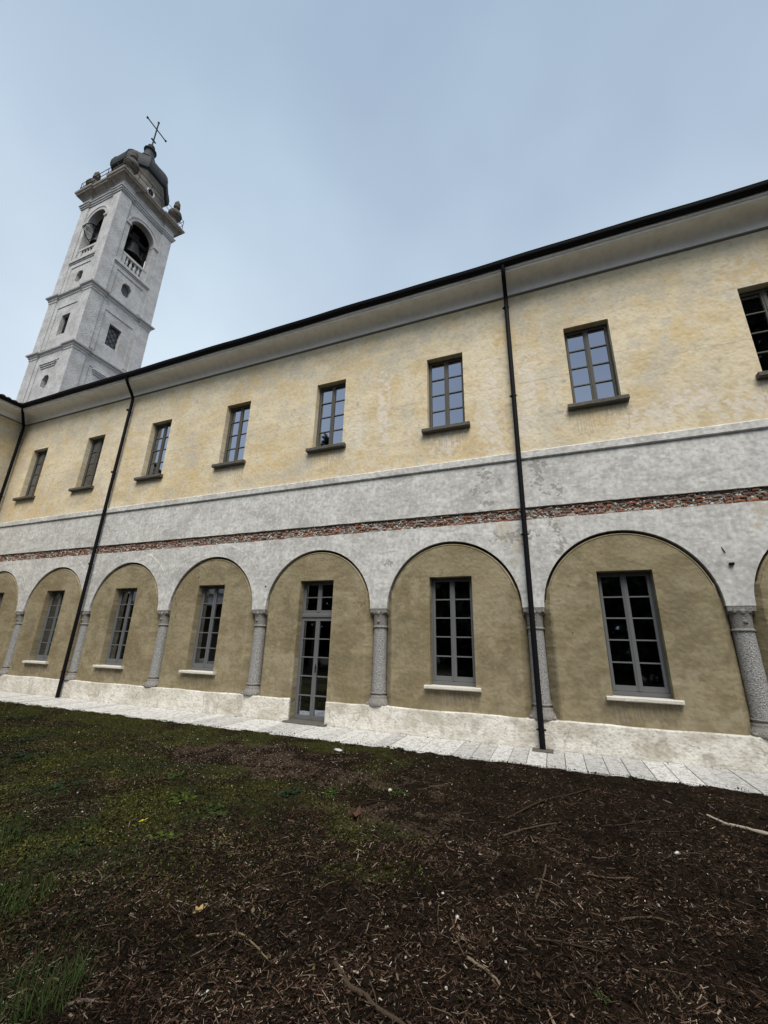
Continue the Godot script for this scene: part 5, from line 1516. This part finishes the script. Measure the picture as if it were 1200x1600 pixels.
func paving():
	var bed := Mesher.new()
	bed.box(Vector3(-19.66, -0.1, 0.035), Vector3(8.0, -0.035, 1.19))
	var o := structure("paved_path", bed, M.far_soil)
	var r := RandomNumberGenerator.new(); r.seed = 12
	var x := -19.6
	var k := 0
	while x < 7.9:
		var w := r.randf_range(0.255, 0.31)
		if x + w > 7.95: break
		var m := Mesher.new()
		var h := r.randf_range(-0.004, 0.003)
		var tl := r.randf_range(-0.003, 0.003)
		var a := x + 0.004; var b := x + w - 0.004
		var front := 1.2 + r.randf_range(-0.025, 0.02)
		var c := 0.006
		# slab with a worn arris
		m.hexa([Vector3(a, -0.06, front), Vector3(b, -0.06, front), Vector3(b, h - c, front), Vector3(a, h - c + tl, front), Vector3(a, -0.06, 0.045), Vector3(b, -0.06, 0.045), Vector3(b, h - c, 0.045), Vector3(a, h - c + tl, 0.045)])
		m.hexa([Vector3(a, h - c + 0.0004, front - 0.0004), Vector3(b, h - c + 0.0004, front - 0.0004), Vector3(b - c, h, front - c), Vector3(a + c, h + tl, front - c), Vector3(a, h - c, 0.0454), Vector3(b, h - c, 0.0454), Vector3(b - c, h, 0.05), Vector3(a + c, h + tl, 0.05)])
		part("slab", m, M.slabs[r.randi() % 4], o)
		x += w
		k += 1
	var dc := Mesher.new()
	dc.box(Vector3(-0.5, 0.004, 0.05), Vector3(-0.16, 0.02, 0.3), 0.005)
	single("drain_cover", dc, M.dark_sill, "small dark square drain cover at the foot of the near downpipe", "drain cover")

# ------------------------------------------------------------------ what the windows mirror, behind the camera
func mirrored_tree(called: String, label: String, at: Vector3, h: float, spread: float, low: float, n: int, sd: int, col: Color):
	var t := thing(called, label, "tree", at)
	var r := RandomNumberGenerator.new(); r.seed = sd
	var tr := Mesher.new()
	tr.tube([Vector3(0, -0.2, 0), Vector3(0.1, h * 0.3, 0.05), Vector3(-0.05, h * 0.6, 0.1), Vector3(0, h * 0.95, 0)], [h * 0.025, h * 0.02, h * 0.012, h * 0.003], 9)
	for k in 14:
		var a := r.randf() * TAU; var y := h * lerpf(low + 0.05, 0.85, k / 14.0)
		var l := spread * sin(PI * clampf((y / h - low) / (1.05 - low), 0.08, 1)) * 0.9
		tr.tube([Vector3(0, y, 0), Vector3(cos(a) * l * 0.5, y + l * 0.2, sin(a) * l * 0.5), Vector3(cos(a) * l, y + l * 0.3, sin(a) * l)], [h * 0.008, h * 0.005, h * 0.002], 6)
	part("trunk", tr, M.bark, t)
	var m := Mesher.new()
	m.tinted = true
	for c in n / 40:
		var a := r.randf() * TAU; var y := lerpf(low, 1.0, pow(r.randf(), 0.8))
		var rad := spread * sin(PI * clampf((y - low) / (1.05 - low), 0.06, 1)) * sqrt(r.randf())
		var o := Vector3(cos(a) * rad, y * h, sin(a) * rad)
		for k in 40:
			var p := o + Vector3(r.randfn(), r.randfn() * 0.6, r.randfn()) * spread * 0.13
			var d := Vector3(r.randfn(), r.randfn(), r.randfn()).normalized(); var e := d.cross(Vector3(r.randfn(), 1, r.randfn())).normalized()
			var s := r.randf_range(0.22, 0.42)
			m.tint = col * r.randf_range(0.6, 1.3)
			m.quad(p - d * s, p + e * s * 0.5, p + d * s, p - e * s * 0.5)
	part("crown", m, M.leafy, t)

# ------------------------------------------------------------------ sky
func sky_image() -> Image:
	var w := 512; var h := 256
	var f := fnl(301, 1.1, 5)
	var im := Image.create(w, h, false, Image.FORMAT_RGBF)
	for j in h:
		var el := PI / 2 - PI * (j + 0.5) / h
		for i in w:
			var az := TAU * (i + 0.5) / w
			var d := Vector3(cos(az) * cos(el), sin(el), sin(az) * cos(el))
			var t := clampf(d.y, 0.0, 1.0)
			# plane of cloud seen in perspective: finer towards the horizon
			var q := d / (0.35 + t)
			var n := f.get_noise_3d(q.x * 1.3, q.z * 1.3, 2.0) * 0.5 + 0.5 * f.get_noise_3d(d.x * 1.2, d.y * 1.2, d.z * 1.2 + 7.0)
			var low := Color(0.66, 0.755, 0.85); var top := Color(0.345, 0.445, 0.575)
			var c := low.lerp(top, smoothstep(0.25, 1.0, t))
			var k := 1.0 + 0.32 * n
			im.set_pixel(i, j, Color(c.r * k, c.g * k, c.b * (1.0 + 0.24 * n)))
	return im

func _ready():
	# --- camera
	var cam := Camera3D.new()
	cam.name = "camera"
	cam.fov = 102.72
	cam.near = 0.05
	cam.far = 2000.0
	cam.position = Vector3(0, 1.676, 8.589)
	cam.rotation_order = EULER_ORDER_YXZ
	cam.rotation_degrees = Vector3(17.925, 21.906, 1.466)
	add_child(cam)
	cam.current = true
	# --- overcast sky and the sun behind it
	var env := Environment.new()
	env.background_mode = Environment.BG_SKY
	var sm := PanoramaSkyMaterial.new()
	sm.panorama = ImageTexture.create_from_image(sky_image())
	env.sky = Sky.new()
	env.sky.sky_material = sm
	env.background_energy_multiplier = 0.42
	env.tonemap_mode = Environment.TONE_MAPPER_LINEAR
	env.tonemap_exposure = 2.7
	env.sdfgi_enabled = true
	env.ssao_enabled = true
	env.ssil_enabled = true
	var we := WorldEnvironment.new()
	we.name = "world_environment"
	we.environment = env
	add_child(we)
	var sun := DirectionalLight3D.new()
	sun.name = "sun"
	sun.light_color = Color(1.0, 0.97, 0.93)
	sun.light_energy = 0.5
	sun.light_angular_distance = 34.0
	sun.shadow_enabled = true
	add_child(sun)
	sun.look_at_from_position(Vector3(0.22, 0.83, 0.515) * 50.0, Vector3.ZERO)
	# --- structure
	make_materials()
	print("materials ", Time.get_ticks_msec())
	ground()
	paving()
	print("ground ", Time.get_ticks_msec())
	var main := thing("cloister_building", "long two-storey cloister range with ochre upper wall above a whitewashed blind arcade", "building")
	var cols := []
	for k in range(-1, 8): cols.append(COL0 + BAY * k)
	facade(main, -19.66, 7.4, cols, 4, true)
	gutter_run(main, -19.05, 7.4)
	var core := Mesher.new()
	core.box(Vector3(-19.66, -0.3, -9.0), Vector3(7.4, 10.38, -0.5))
	part("core_wall", core, M.core, main)
	var rf := Mesher.new()
	rf.hexa([Vector3(-20.4, 10.5, 0.52), Vector3(7.4, 10.5, 0.52), Vector3(7.4, 12.2, -4.2), Vector3(-20.4, 12.2, -4.2), Vector3(-20.4, 10.45, -9.5), Vector3(7.4, 10.45, -9.5), Vector3(7.4, 12.1, -4.5), Vector3(-20.4, 12.1, -4.5)])
	part("roof", rf, M.tiles[0], main)
	# near downpipe, far downpipe, corner downpipe
	downpipe(main, [Vector3(-0.3, 10.42, 0.60), Vector3(-0.3, 10.3, 0.58), Vector3(-0.305, 10.18, 0.5), Vector3(-0.31, 9.98, 0.2), Vector3(-0.312, 9.9, 0.13), Vector3(-0.314, 9.8, 0.115), Vector3(-0.33, 0.0, 0.115)], [9.6, 7.1, 3.86, 0.32], Vector3.BACK)
	downpipe(main, [Vector3(-13.09, 10.42, 0.60), Vector3(-13.09, 10.3, 0.58), Vector3(-13.1, 10.2, 0.5), Vector3(-13.2, 9.95, 0.2), Vector3(-13.22, 9.86, 0.13), Vector3(-13.225, 9.75, 0.115), Vector3(-13.33, 0.0, 0.115)], [9.4, 7.0, 3.86, 0.7], Vector3.BACK)
	downpipe(main, [Vector3(-19.1, 10.42, 0.55), Vector3(-19.14, 10.3, 0.5), Vector3(-19.25, 10.1, 0.38), Vector3(-19.45, 9.9, 0.2), Vector3(-19.5, 9.8, 0.15), Vector3(-19.5, 0.0, 0.15)], [9.3, 6.8, 3.86], Vector3.BACK)
	# bits on the arcade wall: a wall spout and nail by the right-hand column, a hole by another
	var sp := Mesher.new()
	sp.box(Vector3(2.915, 3.105, -0.02), Vector3(2.985, 3.145, 0.05), 0.006)
	part("vent_spout", sp, M.black_metal, main)
	var nl := Mesher.new()
	nl.tube([Vector3(2.87, 3.42, 0.0), Vector3(2.9, 3.32, 0.02)], 0.008, 5)
	part("nail", nl, M.iron, main)
	var hl := Mesher.new()
	hl.lathe(Vector3(-6.62, 3.0, 0.002), [Vector2(0.001, -0.018), Vector2(0.02, -0.01), Vector2(0.022, 0.01), Vector2(0.001, 0.018)], 8)
	part("hook", hl, M.iron, main)
	print("main range ", Time.get_ticks_msec())
	# --- wing at right angles on the left
	var wing := thing("side_wing", "ochre wing at right angles closing the garden at the left edge, with cove eaves", "building", Vector3(-19.66, 0, 0), PI / 2)
	var wcols := []
	for k in 5: wcols.append(-13.4 + BAY * k)
	facade(wing, -14.0, 0.0, wcols, -1, false)
	gutter_run(wing, -14.0, -0.61)
	var wc := Mesher.new()
	wc.box(Vector3(-14.0, 4.1, -7.6), Vector3(0.0, 10.38, -0.5))
	wc.box(Vector3(-14.0, -0.3, -7.6), Vector3(0.0, 4.1, -3.7))
	wc.box(Vector3(-14.2, -0.3, -3.7), Vector3(-14.0, 4.1, -0.01))
	part("core_wall", wc, M.core, wing)
	var wr := Mesher.new()
	wr.hexa([Vector3(-14.2, 10.47, 0.5), Vector3(0.6, 10.47, 0.5), Vector3(0.6, 11.85, -3.8), Vector3(-14.2, 11.85, -3.8), Vector3(-14.2, 10.45, -8.0), Vector3(0.6, 10.45, -8.0), Vector3(0.6, 11.8, -4.0), Vector3(-14.2, 11.8, -4.0)])
	var wroof := part("roof", wr, M.tiles[1], wing)
	var tm := Mesher.new()                            # one curved tile, laid with the slope
	var rs := []
	for a in 2:
		var ring := []
		var rr: float = [0.1, 0.078][a]
		for k in 7: ring.append(Vector3(cos(PI * k / 6.0) * rr, sin(PI * k / 6.0) * rr * 0.8 + a * 0.145, -a * 0.45))
		for k in 7: ring.append(Vector3(cos(PI - PI * k / 6.0) * (rr - 0.016), sin(PI - PI * k / 6.0) * (rr - 0.016) * 0.8 + a * 0.145, -a * 0.45))
		rs.append(ring)
	tm.rings(rs)
	var tmesh := tm.mesh()
	rng.seed = 55
	for row in 3:
		for k in 24:
			var o := part("roof_tile", tmesh, M.tiles[rng.randi() % 3], wroof)
			o.position = Vector3(-0.45 - k * 0.205 + rng.randf_range(-0.012, 0.012), 10.50 + row * 0.12 + rng.randf_range(-0.008, 0.012), 0.62 - row * 0.38 + rng.randf_range(-0.02, 0.02))
			o.rotation.y = rng.randf_range(-0.05, 0.05)
	tower()
	print("tower ", Time.get_ticks_msec())
	# --- garden
	litter()
	garden_things()
	print("garden ", Time.get_ticks_msec())
	# --- trees behind the camera, mirrored in the panes
	mirrored_tree("garden_tree", "tree behind the camera whose top is mirrored in an upper window's lowest panes", Vector3(-14.0, 0, 14.4), 15.0, 3.2, 0.3, 6000, 61, Color(0.03, 0.04, 0.018))
	mirrored_tree("cedar_tree", "tall dark cedar behind the camera, mirrored in the rightmost upper window", Vector3(16.5, 0, 22.5), 29.0, 6.0, 0.02, 22000, 62, Color(0.018, 0.026, 0.014))
	for k in 11:
		mirrored_tree("evergreen_tree", "%s dense evergreen from the wing in the row behind the camera" % ["first", "second", "third", "fourth", "fifth", "sixth", "seventh", "eighth", "ninth", "tenth", "last"][k], Vector3(-19.0 + k * 4.4, 0, 22.0 + 0.8 * sin(k * 2.0)), 9.5 + sin(k * 1.7), 3.9, -0.05, 9000, 70 + k, Color(0.02, 0.026, 0.014))
		get_node(used_name("evergreen_tree")).set_meta("group", "evergreens behind the camera")
	print("done ", Time.get_ticks_msec())
func used_name(called: String) -> String:
	var k: int = used[called] - 1
	return called if k == 0 else "%s_%03d" % [called, k]
